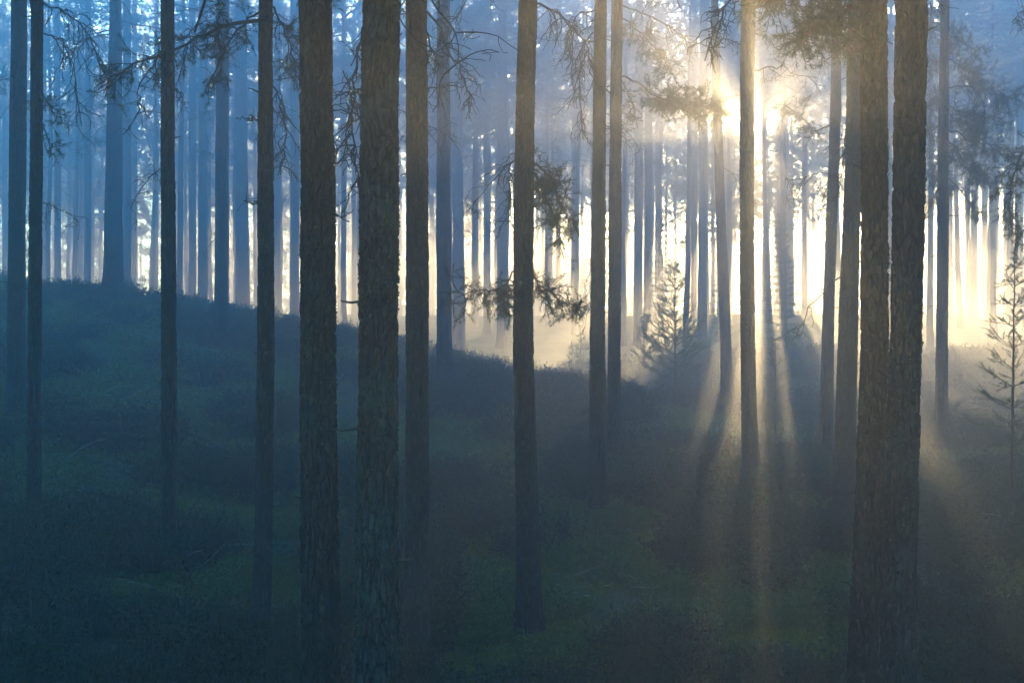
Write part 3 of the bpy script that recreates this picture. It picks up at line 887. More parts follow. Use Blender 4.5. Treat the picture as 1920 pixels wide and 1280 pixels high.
branch('b', [(78, 170), (92, 190), (104, 214), (112, 235)], True, 7, (0.1, 0.25), 0.012, 0.1, 0.5, 10)
branch('b', [(78, 230), (88, 260), (95, 290)], True, 4, (0.1, 0.2), 0.01, 0.1, 0.5, 11)
branch('d', [(325, 75), (345, 70), (370, 55), (392, 20), (400, -20)], False, 5, (0.2, 0.3), 0.014, 0.1, 0, 12)
branch('d', [(322, 165), (340, 175), (350, 200)], False, 5, (0.1, 0.25), 0.01, 0.2, 0, 13)
branch('j', [(800, 22), (822, 45), (838, 85), (852, 120), (872, 155), (890, 190)], False, 20, (0.15, 0.45), 0.018, 0.2, 0, 14)
branch('j', [(800, 60), (815, 95), (812, 120)], False, 8, (0.15, 0.3), 0.012, 0.2, 0, 15)
branch('j', [(765, 20), (735, 15), (712, 5)], False, 4, (0.15, 0.3), 0.014, 0.1, 0, 16)
branch('j', [(800, 168), (830, 163), (870, 170)], False, 5, (0.2, 0.4), 0.012, 0.1, 0, 17)
branch('i', [(690, 40), (662, 55), (645, 130), (632, 235), (640, 320)], False, 22, (0.2, 0.5), 0.014, 0.2, 0, 18, dy=1.2)
branch('i', [(690, 150), (660, 135), (630, 150), (622, 200)], False, 10, (0.2, 0.4), 0.012, 0.2, 0, 19, dy=1.0)
branch('h', [(615, 372), (628, 398), (640, 408)], False, 2, (0.04, 0.08), 0.011, 0.05, 0, 20)
branch('m', [(1000, 8), (1040, 15), (1075, 40), (1100, 85), (1112, 140)], False, 26, (0.2, 0.6), 0.016, 0.22, 0, 21)
branch('m', [(970, 280), (955, 320), (955, 370), (962, 430)], False, 18, (0.15, 0.4), 0.013, 0.25, 0, 22)
branch('m', [(998, 305), (1018, 315), (1035, 340), (1052, 380), (1072, 425)], True, 36, (0.15, 0.42), 0.018, 0.10, 0.42, 23)
branch('m', [(998, 320), (1015, 360), (1040, 400), (1058, 455)], True, 22, (0.15, 0.36), 0.014, 0.1, 0.4, 24)
branch('m', [(968, 505), (945, 535), (910, 543), (872, 548), (832, 548)], True, 18, (0.12, 0.36), 0.014, 0.16, 0.4, 25)
branch('m', [(968, 520), (950, 550), (940, 575)], True, 10, (0.12, 0.3), 0.012, 0.2, 0.45, 26)
branch('m', [(996, 512), (1020, 538), (1058, 566), (1094, 577)], True, 20, (0.1, 0.3), 0.014, 0.16, 0.42, 27)
branch('m', [(998, 500), (1010, 545), (1022, 575)], True, 7, (0.1, 0.24), 0.01, 0.2, 0.4, 28)
branch('n', [(1113, 60), (1095, 80), (1086, 130), (1088, 200), (1094, 260)], False, 34, (0.25, 0.6), 0.016, 0.25, 0, 29)
branch('n', [(1113, 20), (1080, 30), (1062, 70), (1078, 150)], False, 18, (0.2, 0.5), 0.014, 0.25, 0, 30)
branch('o', [(1166, 35), (1200, 62), (1232, 95), (1262, 128)], True, 26, (0.2, 0.55), 0.018, 0.2, 0.6, 31, nl=0.09)
branch('o', [(1166, 143), (1195, 150), (1222, 176), (1262, 190), (1310, 198), (1352, 212)], True, 64, (0.15, 0.42), 0.022, 0.03, 0.8, 32, nl=0.09, start=0.45, fill=1.4, jit=0.08)
branch('o', [(1166, 150), (1190, 195), (1180, 218)], True, 8, (0.15, 0.35), 0.012, 0.1, 0.45, 33)
branch('o', [(1166, 10), (1220, 30), (1280, 60), (1300, 90)], False, 22, (0.3, 0.7), 0.016, 0.15, 0, 34)
branch('t', [(1622, 10), (1580, 22), (1535, 45), (1492, 72)], True, 38, (0.12, 0.32), 0.02, 0.06, 0.6, 35, fill=1.15, jit=0.08)
branch('t', [(1622, 55), (1598, 75), (1575, 92)], True, 10, (0.1, 0.2), 0.012, 0.1, 0.6, 36)
branch('t', [(1622, -30), (1540, -28), (1460, -5), (1405, 32)], True, 16, (0.12, 0.28), 0.018, 0.16, 0.5, 37, start=0.5)
branch('t', [(1622, -60), (1500, -55), (1380, -20), (1345, 40), (1328, 105)], False, 14, (0.12, 0.3), 0.016, 0.2, 0, 38, start=0.5)
branch('q', [(1414, 132), (1450, 124), (1485, 140), (1530, 148)], False, 9, (0.2, 0.5), 0.018, 0.08, 0, 39)
branch('q', [(1414, 60), (1440, 72), (1470, 90), (1500, 60)], False, 10, (0.2, 0.5), 0.016, 0.05, 0, 40)
branch('q', [(1392, 80), (1360, 70), (1330, 88)], False, 8, (0.2, 0.5), 0.014, 0.15, 0, 41)
branch('r', [(1556, 235), (1530, 250), (1500, 215), (1480, 200)], True, 16, (0.25, 0.5), 0.016, 0.05, 0.6, 42)
branch('s', [(1590, 220), (1575, 300), (1565, 390)], False, 18, (0.25, 0.5), 0.014, 0.2, 0, 43)
# the low crown of the hazy pine at right, limb by limb
for i, (path, n, dy) in enumerate([
        ([(1772, 110), (1800, 120), (1830, 135), (1845, 150)], 22, 0.3), ([(1772, 160), (1815, 165), (1855, 180), (1885, 195)], 30, -0.4), ([(1772, 200), (1820, 215), (1855, 220), (1880, 210)], 30, 0.5),
        ([(1772, 240), (1810, 262), (1840, 275), (1868, 278)], 28, -0.3), ([(1770, 285), (1800, 310), (1835, 325), (1855, 345)], 24, 0.4), ([(1770, 330), (1795, 355), (1815, 385), (1828, 408)], 18, -0.2),
        ([(1770, 120), (1750, 110), (1735, 130)], 14, 0.4), ([(1770, 180), (1740, 190), (1715, 215)], 18, -0.5), ([(1770, 230), (1745, 250), (1725, 290)], 18, 0.4),
        ([(1768, 290), (1745, 320), (1738, 355)], 16, -0.4), ([(1768, 340), (1752, 380), (1740, 425)], 12, 0.3), ([(1770, 210), (1785, 240), (1795, 260)], 20, -1.2), ([(1770, 260), (1775, 300), (1790, 330)], 20, -1.0),
        ([(1771, 60), (1800, 60), (1850, 85)], 22, 0.7), ([(1771, 40), (1745, 45), (1720, 70)], 18, -0.7)]):
    branch('v', path, True, n, (0.2, 0.5), 0.02, 0.08, 0.75, 60 + i, nl=0.10, dy=dy, name='limb', fill=0.8)
branch('w', [(1975, 250), (1930, 270), (1905, 310), (1892, 370), (1888, 430)], True, 28, (0.15, 0.4), 0.018, 0.2, 0.55, 90)
branch('w', [(1975, 40), (1940, 30), (1918, 20), (1895, 45)], False, 10, (0.15, 0.35), 0.014, 0.2, 0, 91)
branch('w', [(1975, 340), (1935, 400), (1915, 440)], True, 14, (0.15, 0.3), 0.014, 0.2, 0.5, 92)
lichen_part(TREES['i'], 380, 640, 560)
lichen_part(TREES['i'], 640, 1280, 300)
lichen_part(TREES['h'], 300, 900, 420)
lichen_part(TREES['u'], 200, 1280, 420)
lichen_part(TREES['t'], 300, 1280, 300)

# ------------------------------------------------------------------ young pines, spruce, bare stalks
def shoot_mesh(seed, needle, droop=0.0, fork=2, dens=9, nl=0.075):
    """one side branch of a young conifer, 1 m long along +X"""
    rng = R0(seed); mb = MB()
    p = wander(rng, (0, 0, 0), (1, 0, 0.15), 1.0, 8, droop, 0.09, 0.12)
    mb.tube(p, np.linspace(0.012, 0.005, 9), 4, 0)
    P = []; D = []
    def dress(q):
        for i in range(1, len(q)):
            for k in range(2):
                P.append(q[i] * 0.5 * (k + 1) + q[i - 1] * (1 - 0.5 * (k + 1))); D.append(q[i] - q[i - 1])
    dress(p[3:])
    for k in range(fork):
        a = p[rng.randint(3, 7)]
        t = wander(rng, a, (0.75, rng.choice([-1, 1]) * 0.6, 0.2), rng.uniform(0.25, 0.45), 4, droop, 0.12, 0.1)
        mb.tube(t, 0.005, 3, 0, False); dress(t[1:])
    mb.needles(P, D, rng, dens, nl, 0.0045, 0.8, 1, 0.05)
    return mb.mesh('branch', [M_LIMB, needle])


SHOOTS = [shoot_mesh(700 + k, M_NEEDLE_Y, 0.0, 5, 22, 0.085) for k in range(5)]
SPARSE = [shoot_mesh(720 + k, M_NEEDLE_Y, 0.03, 4, 20, 0.075) for k in range(5)]
SPRUCES = [shoot_mesh(740 + k, M_SPRUCE, 0.07, 7, 16, 0.07) for k in range(4)]


def conifer(name, label, cat, u, vt, vb, hw, whorl=0.27, pool=SHOOTS, d=None, per=5, shape=1.0, rise=0.35, bare=0.12, seed=1, group=None, lean=0.0, thin=1.0):
    rng = R0(seed + 900)
    d = d or hit(u, vb)
    x = (u - 960) / F * d; zb = gz(x, d); H = (640 - vt) / F * d - zb
    root = thing(name, label, cat, (x, d, zb - 0.02), group)
    zz = np.linspace(0, H, 14); wob = np.cumsum(rng.normal(size=14) * 0.006)
    st = np.stack([wob + lean * zz, wob[::-1] * 0.6 - wob[-1] * 0.6, zz], -1)
    mb = MB(); mb.tube(st, np.linspace(0.008 + 0.007 * H, 0.005, 14) * thin, 6, 0)
    P = [st[-1] - np.array([0, 0, 0.05 * k]) for k in range(5)]
    mb.needles(P, np.tile([[0, 0, 1.0]], (5, 1)), rng, 14, 0.07, 0.006, 0.7, 1, 0.05)
    link('stem', mb.mesh('stem', [M_LIMB, M_NEEDLE_Y]), root)
    n = max(2, int(H * (1 - bare) / whorl)); W = hw / F * d
    for i in range(n):
        s = (i + 0.5) / n; z = H * (bare + (1 - bare) * s * 0.97)
        L = W * (0.10 + 0.95 * (1 - s) ** shape) * (0.55 + 0.45 * smooth(0, 0.25, s))
        for k in range(per):
            az = 6.283 * k / per + i * 1.1 + rng.uniform(-0.3, 0.3)
            sx = np.interp(z, zz, st[:, 0]); sy = np.interp(z, zz, st[:, 1])
            l = L * rng.uniform(0.7, 1.15)
            o = link('branch', pool[rng.randint(len(pool))], root, (sx, sy, z + rng.uniform(-0.04, 0.04)))
            o.rotation_euler = (rng.uniform(-0.4, 0.4), -(rise + 0.5 * s) + rng.uniform(-0.15, 0.15), az)
            o.scale = (l, max(l, 0.6), max(l, 0.6))
    return root


conifer('young_pine', 'bushy young pine, tallest of the saplings standing in front of the glow', 'sapling', 1266, 495, 768, 82, 0.23, seed=1, per=6, shape=0.75, rise=0.08)
conifer('young_pine', 'slim young pine just left of the bushy tallest sapling', 'sapling', 1207, 588, 726, 38, 0.2, seed=2, per=6, shape=0.7, rise=0.15)
conifer('young_pine', 'small thin young pine on the crest between middle trunk and close pair', 'sapling', 1088, 620, 704, 22, 0.26, SPARSE, seed=3, per=4, shape=0.7)
conifer('young_pine', 'shorter thin sapling close beside the small one on the crest', 'sapling', 1072, 640, 702, 15, 0.26, SPARSE, seed=4, per=3, shape=0.7)
conifer('young_pine', 'tall sparse young pine with level whorled branches near the right edge', 'sapling', 1897, 468, 985, 90, 0.33, SPARSE, seed=5, per=6, shape=0.75, rise=0.12, bare=0.25, thin=0.9)
conifer('young_pine', 'sparse hazy sapling right of the trunk before the sun', 'sapling', 1452, 618, 832, 34, 0.33, SPARSE, seed=6, per=4, shape=0.8, rise=0.2)
conifer('young_pine', 'tiny sapling at the foot of the sparse hazy one', 'sapling', 1436, 730, 812, 18, 0.25, SPARSE, seed=7, per=4)
conifer('young_pine', 'spindly leaning sapling before the hazy pine with the low crown', 'sapling', 1779, 758, 872, 22, 0.3, SPARSE, seed=8, per=3, rise=0.25)
conifer('young_pine', 'tiny sunlit sapling on the slope left of the middle trunk', 'sapling', 919, 682, 742, 11, 0.22, SPARSE, seed=9, per=4)
conifer('young_pine', 'faint small sapling in the mist left of the slender pine pair', 'sapling', 1507, 738, 800, 16, 0.25, SPARSE, seed=10, per=4)
conifer('young_pine', 'dim sapling squeezed between the two thickest trunks', 'sapling', 652, 925, 1185, 22, 0.24, SPARSE, seed=11, per=4, bare=0.2)
conifer('young_pine', 'thin sapling rising from the crest beside the low branch of the middle trunk', 'sapling', 951, 585, 688, 16, 0.24, SPARSE, seed=12, per=4)
conifer('young_pine', 'very small hazy sapling on the crest left of the slim straight trunk', 'sapling', 268, 520, 552, 9, 0.2, SPARSE, seed=13, per=4)
conifer('young_pine', 'sprig like sapling low in the heather at the far left crest', 'sapling', 368, 556, 578, 8, 0.2, SPARSE, seed=14, per=4)
conifer('young_spruce', 'soft hazy spruce with drooping boughs under the sun', 'spruce', 1466, 392, 600, 46, 0.24, SPRUCES, d=50.0, seed=15, per=6, shape=0.75, rise=-0.2, bare=0.05)
conifer('young_spruce', 'smaller spruce fading in the haze right of the bright sun gap', 'spruce', 1352, 470, 620, 30, 0.24, SPRUCES, d=58.0, seed=16, per=6, shape=0.75, rise=-0.2, bare=0.05)
conifer('young_spruce', 'pale spruce far behind the bushy young pine', 'spruce', 1243, 400, 600, 36, 0.28, SPRUCES, d=66.0, seed=17, per=6, shape=0.75, rise=-0.2, bare=0.05)


def stalk(name, label, cat, pts, r0=0.01, twigs=5, seed=0, d=None, material=None, tuft=False, tl=(0.15, 0.4)):
    """a bare upright stem through photo pixels from the foot up, at the distance of its foot"""
    rng = R0(seed + 1200); u, v = pts[0]
    d = d or hit(u, min(v, 1279))
    x0 = (u - 960) / F * d; zb = gz(x0, d)
    P = np.array([px(a, b, d) for a, b in pts]); P[0] = (x0, d, zb - 0.05)
    q = np.linspace(0, 1, 16); s = np.linspace(0, 1, len(P))
    P = np.stack([np.interp(q, s, P[:, k]) for k in range(3)], -1)
    P += np.concatenate([[[0, 0, 0]], rng.normal(size=(15, 3)) * 0.008]); P[:, 1] += np.interp(q, [0, 0.3, 0.7, 1], np.cumsum([0, *rng.normal(size=3) * 0.04]))
    o = P[0].copy(); P -= o
    root = thing(name, label, cat, o)
    mb = MB(); mb.tube(P, np.linspace(r0, 0.0035, 16), 5, 0)
    if tuft:
        mb.needles([P[-1]] * 3, rng.normal(size=(3, 3)) * 0.4 + np.array([0, 0, 1]), rng, 18, 0.07, 0.006, 0.8, 1, 0.06)
    link('stem', mb.mesh('stem', [material or M_TWIG, M_NEEDLE_Y]), root)
    for i in range(twigs):
        j = rng.randint(4, 15)
        m2 = MB(); t = wander(rng, (0, 0, 0), norm(np.array([rng.choice([-1, 1]) * 1.0, rng.normal() * 0.5, 0.5])), rng.uniform(*tl), 6, 0.02, 0.25, 0.05)
        m2.tube(t, np.linspace(0.006, 0.0028, 7), 4, 0)
        for k in range(2):
            t2 = wander(rng, t[rng.randint(2, 6)], norm(rng.normal(size=3) + np.array([0, 0, 0.5])), 0.12, 3, 0, 0.3)
            m2.tube(t2, 0.003, 3, 0, False)
        link('twig', m2.mesh('twig', [material or M_TWIG]), root, P[j])
    return root


stalk('bare_sapling', 'tall bare whip like sapling curving up at the lower left edge', 'sapling', [(72, 1330), (66, 1240), (60, 1160), (52, 1080), (46, 1010), (36, 940), (24, 880), (20, 818)], 0.011, 8, 1, d=17.6)
stalk('dead_shrub', 'leafless twiggy shrub beside the bare whip sapling', 'shrub', [(132, 1330), (126, 1220), (118, 1150), (110, 1105)], 0.010, 12, 2, d=17.8, tl=(0.2, 0.55))
stalk('bare_sapling', 'dark dead stalk before the shadow of the sunward trunk', 'sapling', [(1388, 1062), (1389, 980), (1386, 900), (1378, 820)], 0.009, 6, 3)
stalk('bare_sapling', 'thin stalk with a needle tuft right of the thick double trunk', 'sapling', [(1757, 1150), (1755, 1060), (1750, 980), (1752, 918)], 0.010, 4, 4, tuft=True)
stalk('bare_sapling', 'pale forked birch twig leaning at the right edge', 'sapling', [(1912, 1040), (1900, 1005), (1884, 980), (1872, 950)], 0.010, 5, 5, material=M_GREY)
stalk('bare_sapling', 'thin dry stem right of the middle trunk foot', 'sapling', [(944, 1280), (936, 1235), (926, 1200)], 0.006, 6, 6, d=18.6, material=M_GREY)
stalk('bare_sapling', 'thin dark twig standing on the slope left of the middle trunk', 'sapling', [(892, 930), (905, 880), (925, 840), (938, 815)], 0.007, 4, 7)
stalk('bare_sapling', 'small upright dry stem beside the slim trunk second from left', 'sapling', [(78, 950), (84, 930), (92, 908)], 0.010, 1, 8, material=M_GREY)
stalk('bare_sapling', 'short pale dry stem in the heather of the lower left slope', 'sapling', [(372, 1110), (371, 1100), (370, 1090)], 0.006, 2, 9, material=M_GREY)


def fallen(name, label, cat, pts, r, material, seed=0, twigs=3, lift=0.02):
    """a log or branch lying on the ground along photo pixels"""
    rng = R0(seed + 1500); P = []
    for u, v in pts:
        d = hit(u, v); x = (u - 960) / F * d; P.append((x, d, gz(x, d) + r * 0.6 + lift))
    P = np.array(P); q = np.linspace(0, 1, 12); s = np.linspace(0, 1, len(P))
    P = np.stack([np.interp(q, s, P[:, k]) for k in range(3)], -1)
    P[:, 2] = np.maximum(P[:, 2], ground_z(P[:, 0], P[:, 1]) + r * 0.4 + lift)
    P += rng.normal(size=P.shape) * r * 0.35
    o = P[0].copy(); P -= o
    root = thing(name, label, cat, o)
    mb = MB(); mb.tube(P, np.linspace(r, r * 0.6, 12) * (1 + rng.normal(size=12) * 0.06), 8 if r > 0.05 else 5, 0)
    link('bole' if r > 0.05 else 'stem', mb.mesh('stem', [material]), root)
    for i in range(twigs):
        m2 = MB(); t = wander(rng, (0, 0, 0), norm(np.array([rng.normal(), rng.normal() * 0.5, abs(rng.normal()) * 0.6 + 0.2])), rng.uniform(0.15, 0.5), 5, 0.04, 0.25)
        m2.tube(t, np.linspace(max(0.007, r * 0.4), 0.004, 6), 4, 0)
        link('side_twig', m2.mesh('side_twig', [material]), root, P[rng.randint(2, 11)])
    return root


fallen('fallen_log', 'old grey log lying across the ground behind the sunward trunk', 'log', [(1325, 815), (1390, 822), (1450, 836), (1500, 848)], 0.09, M_LOG, 1, 3)
fallen('fallen_branch', 'bent bare branch lying at the lower right corner', 'branch', [(1818, 1236), (1850, 1243), (1885, 1234), (1930, 1233)], 0.024, M_GREY, 2, 3, 0.05)
fallen('fallen_branch', 'crooked dead branch on the heather right of the thick double trunk', 'branch', [(1778, 990), (1798, 1020), (1830, 1030), (1882, 1026)], 0.02, M_GREY, 3, 5, 0.08)
fallen('fallen_branch', 'dead branch lying just below the crooked one at right', 'branch', [(1838, 1066), (1870, 1055), (1925, 1054)], 0.018, M_GREY, 4, 4, 0.06)
fallen('fallen_branch', 'thin pale branch on the ground right of the slim straight trunk', 'branch', [(336, 1012), (360, 1015), (386, 1016)], 0.012, M_GREY, 5, 2, 0.06)
fallen('fallen_branch', 'forked pale branch left of the leaning reddish trunk', 'branch', [(424, 1092), (440, 1100), (470, 1101)], 0.012, M_GREY, 6, 3, 0.06)
fallen('fallen_branch', 'small fallen branch high on the slope behind the leaning reddish trunk', 'branch', [(520, 668), (540, 676), (558, 688)], 0.016, M_GREY, 7, 2, 0.1)
fallen('fallen_branch', 'sunlit pale stick at the foot of the sunward trunk', 'branch', [(1446, 941), (1458, 939), (1472, 942)], 0.022, M_GREY, 8, 1, 0.1)
fallen('fallen_branch', 'curled bare twig at the foot of the thick double trunk', 'branch', [(1718, 1254), (1724, 1266), (1732, 1275)], 0.012, M_GREY, 9, 4, 0.06)


def stone(label, u, v, w, seed):
    rng = R0(seed + 1700); d = hit(u, v); x = (u - 960) / F * d; R = w / 2 / F * d
    n, k = 9, 14; V = []
    ph = np.linspace(-0.5 * math.pi, 0.5 * math.pi, n)
    for i in range(n):
        for j in range(k):
            th = j / k * 2 * math.pi
            a = np.array([math.cos(th) * math.cos(ph[i]), math.sin(th) * math.cos(ph[i]), math.sin(ph[i])])
            f = 1 + 0.5 * (vnoise(np.array([a[0] * 1.7 + a[2] + seed * 3.1]), np.array([a[1] * 1.7 - a[2]]), seed)[0] - 0.5)
            V.append(a * R * f * np.array([1.0, 0.8, 0.6]))
    q = [(i * k + j, i * k + (j + 1) % k, (i + 1) * k + (j + 1) % k, (i + 1) * k + j) for i in range(n - 1) for j in range(k)]
    mb = MB(); mb.add(V, q)
    o = link('stone', mb.mesh('stone', [M_STONE]), None, (x, d, gz(x, d) + R * 0.15), rng.uniform(0, 6))
    tag(o, label, 'stone')


stone('pale lichened stone on the slope at the very left edge', 2, 836, 22, 1)
stone('grey lichened stone in the moss left of the leaning reddish trunk', 412, 962, 30, 2)
stone('flat pale stone below the left crest', 222, 786, 26, 3)
stone('small pale stone in the moss before the sunward trunk', 1332, 1014, 26, 4)
stone('small pale stone against the foot of the rear trunk of the close pair', 1184, 892, 22, 5)


def leaf_verts(rng, c, dr, L, W):
    dr = norm(dr); s = norm(np.cross(dr, np.array([0, 0, 1.0]) + rng.normal(size=3) * 0.3)); n = np.cross(s, dr)
    V = [c, c + dr * L * 0.35 + s * W * 0.5 + n * 0.006, c + dr * L * 0.75 + s * W * 0.38, c + dr * L - n * 0.008, c + dr * L * 0.75 - s * W * 0.38, c + dr * L * 0.35 - s * W * 0.5 + n * 0.006, c + dr * L * 0.5 - n * 0.008]
    return V, [(0, 1, 6), (1, 2, 6), (2, 3, 6), (3, 4, 6), (4, 5, 6), (5, 0, 6)]


def leafy_plant(label, u, vt, vb, spread, n, seed, L=0.07):
    rng = R0(seed + 1900); d = hit(u, min(vb, 1279)); x = (u - 960) / F * d; zb = gz(x, d)
    H = (vb - vt) / F * d
    root = thing('leafy_seedling', label, 'plant', (x, d, zb))
    st = wander(rng, (0, 0, -0.03), (0.1, 0, 1), H + 0.05, 8, 0, 0.08)
    mb = MB(); mb.tube(st, np.linspace(0.005, 0.002, 9), 4, 0); link('stem', mb.mesh('stem', [M_TWIG]), root)
    W = spread / F * d
    for i in range(n):
        j = rng.randint(3, 9); c = st[j] + np.array([rng.normal() * W * 0.25, rng.normal() * W * 0.2, 0])
        az = rng.uniform(0, 6.28); dr = np.array([math.cos(az), math.sin(az) * 0.7, rng.uniform(-0.1, 0.35)])
        V, t = leaf_verts(rng, np.zeros(3), dr, L * rng.uniform(0.7, 1.2), L * 0.6)
        m2 = MB(); m2.tube([st[j] - c, np.zeros(3)], 0.0018, 3, 1, False); m2.add(V, None, t, 0)
        link('leaf', m2.mesh('leaf', [M_LEAF, M_TWIG], False), root, c)


leafy_plant('bright green seedling with tiers of leaves at the lower left', 183, 1238, 1272, 18, 12, 1, 0.11)
leafy_plant('seedling with yellow green leaves below the foot of the middle trunk', 984, 1198, 1240, 34, 16, 2, 0.085)
leafy_plant('low yellow seedling at the bottom edge under the middle trunk', 1012, 1256, 1279, 20, 8, 3, 0.085)

for i, (u, v, s_) in enumerate([(1140, 1116, 0.14), (1101, 1137, 0.12), (814, 762, 0.12), (1244, 1160, 0.07), (822, 768, 0.10), (920, 738, 0.08), (246, 1128, 0.06), (540, 1086, 0.07)]):
    rng = R0(i + 2200); d = hit(u, v); x = (u - 960) / F * d
    V, t = leaf_verts(rng, np.zeros(3), np.array([1.0, 0.4 * rng.normal(), 0.25]), s_, s_ * 0.5)
    mb = MB(); mb.add(V, None, t)
    o = link('fallen_leaf', mb.mesh('fallen_leaf', [M_BLEAF], False), None, (x - s_ / 2, d, gz(x, d) + 0.13), rng.uniform(-0.4, 0.4))
    tag(o, ['larger pale fallen leaf right of the foot of the middle trunk', 'smaller pale fallen leaf left of the larger one in the moss', 'yellowish fallen leaf on the slope beside the straight reddish trunk',
            'tiny white fallen leaf alone in the dark moss before the trunk shadow', 'small leaf just below the yellowish one on the slope', 'tiny bright leaf under the sunlit sapling on the slope',
            'tiny pale leaf in the moss of the lower left hollow', 'tiny leaf close to the left one of the two thickest trunks'][i], 'leaf')

# ------------------------------------------------------------------ ground cover (nobody could count it): instanced tufts
def sprig_mesh(seed, n, h, spread, leaf, material, lean=0.5, per=7, stem=True):
    rng = R0(seed); mb = MB(); V = []
    for i in range(n):
        az = rng.uniform(0, 6.28); rr = rng.uniform(0, spread) ** 1
        p0 = np.array([math.cos(az) * rr * 0.5, math.sin(az) * rr * 0.5, -0.04])
        d = norm(np.array([math.cos(az) * lean, math.sin(az) * lean, 1.0]))
        p = wander(rng, p0, d, h * rng.uniform(0.6, 1.15), 4, 0.06, 0.18)
        if stem: mb.tube(p, 0.0022, 3, 0, False)
        for k in range(per):
            f = rng.uniform(0.25, 1.0) * 4; j = min(3, int(f)); c = p[j] + (p[j + 1] - p[j]) * (f - j)
            e = norm(rng.normal(size=3) + np.array([0, 0, 0.35])); s = norm(np.cross(e, rng.normal(size=3)))
            l = leaf * rng.uniform(0.6, 1.25)
            V += [c, c + e * l * 0.5 + s * l * 0.32, c + e * l, c + e * l * 0.5 - s * l * 0.32]
    V = np.array(V); q = np.arange(len(V)).reshape(-1, 4)
    mb.add(V, q, None, 1)
    return mb.mesh('sprig', [M_TWIG, material], False)


def blade_mesh(seed, n, h, material):
    rng = R0(seed); mb = MB()
    for i in range(n):
        az = rng.uniform(0, 6.28); p0 = np.array([rng.normal() * 0.04, rng.normal() * 0.04, -0.03])
        p = wander(rng, p0, (math.cos(az) * 0.4, math.sin(az) * 0.4, 1), h * rng.uniform(0.5, 1.2), 4, 0.13, 0.12)
        s = norm(np.array([-math.sin(az), math.cos(az), 0])); w = np.array([0.004, 0.004, 0.003, 0.002, 0.0005])[:, None]
        v = np.concatenate([p - s * w, p + s * w]); q = [(k, k + 1, k + 6, k + 5) for k in range(4)]
        mb.add(v, q)
    return mb.mesh('blade', [material], False)


def scatter(name, label, meshes, P, rot, scl, idx):
    src = bpy.data.collections.new(name + '_source')
    for i, me in enumerate(meshes):
        o = bpy.data.objects.new('%s_kind_%02d' % (name, i), me); src.objects.link(o)
    me = bpy.data.meshes.new(name); me.vertices.add(len(P)); me.vertices.foreach_set('co', P.astype(np.float32).ravel())
    for nm, typ, arr, key in (('rot', 'FLOAT_VECTOR', rot, 'vector'), ('scl', 'FLOAT', scl, 'value'), ('idx', 'INT', idx, 'value')):
        a = me.attributes.new(nm, typ, 'POINT'); a.data.foreach_set(key, np.ascontiguousarray(arr, dtype=np.int32 if typ == 'INT' else np.float32).ravel())
    ob = link(name, me); tag(ob, label, kind='stuff')
    ng = bpy.data.node_groups.new(name, 'GeometryNodeTree')
    ng.interface.new_socket('Geometry', in_out='INPUT', socket_type='NodeSocketGeometry')
    ng.interface.new_socket('Geometry', in_out='OUTPUT', socket_type='NodeSocketGeometry')
    gi = ng.nodes.new('NodeGroupInput'); go = ng.nodes.new('NodeGroupOutput')
    ci = ng.nodes.new('GeometryNodeCollectionInfo'); ci.inputs[0].default_value = src; ci.inputs['Separate Children'].default_value = True; ci.inputs['Reset Children'].default_value = True
    ip = ng.nodes.new('GeometryNodeInstanceOnPoints'); ip.inputs['Pick Instance'].default_value = True
    def attr(nm, typ):
        n = ng.nodes.new('GeometryNodeInputNamedAttribute'); n.data_type = typ; n.inputs['Name'].default_value = nm
        return n.outputs['Attribute']
    ng.links.new(gi.outputs[0], ip.inputs['Points']); ng.links.new(ci.outputs[0], ip.inputs['Instance'])
    ng.links.new(attr('idx', 'INT'), ip.inputs['Instance Index'])
    ng.links.new(attr('rot', 'FLOAT_VECTOR'), ip.inputs['Rotation'])
    ng.links.new(attr('scl', 'FLOAT'), ip.inputs['Scale'])
    ng.links.new(ip.outputs[0], go.inputs[0])
    md = ob.modifiers.new('scatter', 'NODES'); md.node_group = ng
    return ob


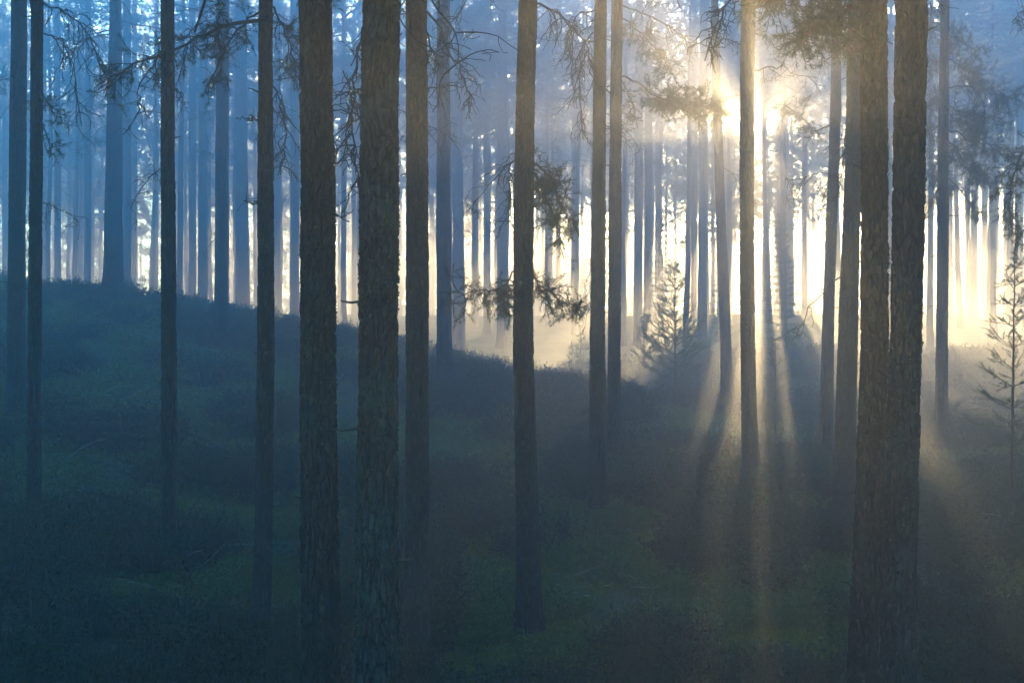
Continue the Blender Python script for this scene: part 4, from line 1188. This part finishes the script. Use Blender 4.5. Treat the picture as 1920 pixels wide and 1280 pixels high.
def cover():
    rng = R0(4242)
    N = 95000
    y = rng.uniform(15.5, 54, N); x = rng.uniform(-1, 1, N) * (y * 0.40 + 1.2)
    keep = rng.uniform(0, 1, N) < np.clip(30 / y, 0.35, 1.0)
    x, y = x[keep], y[keep]
    a = fbm(x * 0.55 + 40, y * 0.55, 61, 4); b = fbm(x * 1.3 + 7, y * 1.3 + 3, 71, 3); c = fbm(x * 0.8 + 90, y * 0.8 + 20, 81, 4)
    z = ground_z(x, y) + 0.10 * (fbm(x * 4.5, y * 4.5, 21, 3) - 0.5)
    n = len(x)
    rot = np.stack([rng.normal(size=n) * 0.15, rng.normal(size=n) * 0.15, rng.uniform(0, 6.28, n)], -1)
    P = np.stack([x, y, z], -1)
    heath = (a > 0.52) & (b > 0.36)
    lich = (~heath) & (c > 0.635)
    bil = (~heath) & (~lich) & (b > 0.46)
    moss = (~heath) & (~lich) & (~bil)
    hm = [sprig_mesh(800 + k, 26, 0.30, 0.30, 0.032, M_HEATH, 0.45, 8) for k in range(4)]
    bm = [sprig_mesh(820 + k, 16, 0.20, 0.30, 0.040, M_BILB, 0.6, 7) for k in range(4)]
    mm = [sprig_mesh(840 + k, 30, 0.085, 0.34, 0.034, M_MOSS, 1.2, 7, False) for k in range(4)]
    lm = [sprig_mesh(860 + k, 30, 0.07, 0.22, 0.024, M_RLICHEN, 0.9, 8, False) for k in range(3)]
    for nm, lab, ms, me, lo, hi in (('heather', 'dark clumps of heather over the slope and hollow', heath, hm, 0.8, 2.3), ('bilberry', 'low leafy bilberry shrubs between the trunks', bil, bm, 0.9, 2.0),
                                    ('moss', 'yellow green feather moss carpet', moss, mm, 0.8, 1.5), ('reindeer_lichen', 'pale patches of reindeer lichen', lich, lm, 0.6, 1.4)):
        k = int(ms.sum())
        scatter(nm, lab, me, P[ms], rot[ms], rng.uniform(lo, hi, k) * (0.75 + 0.5 * a[ms]), rng.randint(0, len(me), k))
    N = 9000
    y = rng.uniform(16, 46, N); x = rng.uniform(-1, 1, N) * (y * 0.40 + 1); g = fbm(x * 0.9 + 3, y * 0.9, 95, 3) > 0.55
    x, y = x[g], y[g]; n = len(x)
    gm = [blade_mesh(880 + k, 14, 0.32, M_DRY) for k in range(3)]
    scatter('grass', 'thin wispy grass between the heather', gm, np.stack([x, y, ground_z(x, y)], -1), np.stack([rng.normal(size=n) * 0.1, rng.normal(size=n) * 0.1, rng.uniform(0, 6.28, n)], -1), rng.uniform(0.6, 1.3, n), rng.randint(0, 3, n))

    N = 900
    y = rng.uniform(16.5, 42, N); x = rng.uniform(-1, 1, N) * (y * 0.39 + 0.5)
    tm = []
    for k in range(5):
        mb = MB(); p = wander(rng, (-0.2, 0, 0.02), (1, 0, 0.1), rng.uniform(0.25, 0.6), 5, 0.03, 0.2); mb.tube(p, np.linspace(0.008, 0.004, 6), 4, 0)
        t = wander(rng, p[2], (0.6, rng.choice([-1, 1]) * 0.6, 0.3), 0.18, 3, 0, 0.25); mb.tube(t, 0.004, 3, 0, False)
        tm.append(mb.mesh('stick', [M_GREY]))
    for k in range(3):
        V, t = leaf_verts(rng, np.zeros(3), np.array([1.0, 0.2, 0.2]), 0.05, 0.035); mb = MB(); mb.add(V, None, t); tm.append(mb.mesh('dry_leaf', [M_BLEAF], False))
    scatter('litter', 'dry sticks and dead leaves strewn over the moss', tm, np.stack([x, y, ground_z(x, y) + rng.uniform(0.03, 0.14, N)], -1), np.stack([rng.normal(size=N) * 0.2, rng.normal(size=N) * 0.2, rng.uniform(0, 6.28, N)], -1), rng.uniform(0.6, 1.6, N), rng.randint(0, 8, N))


cover()
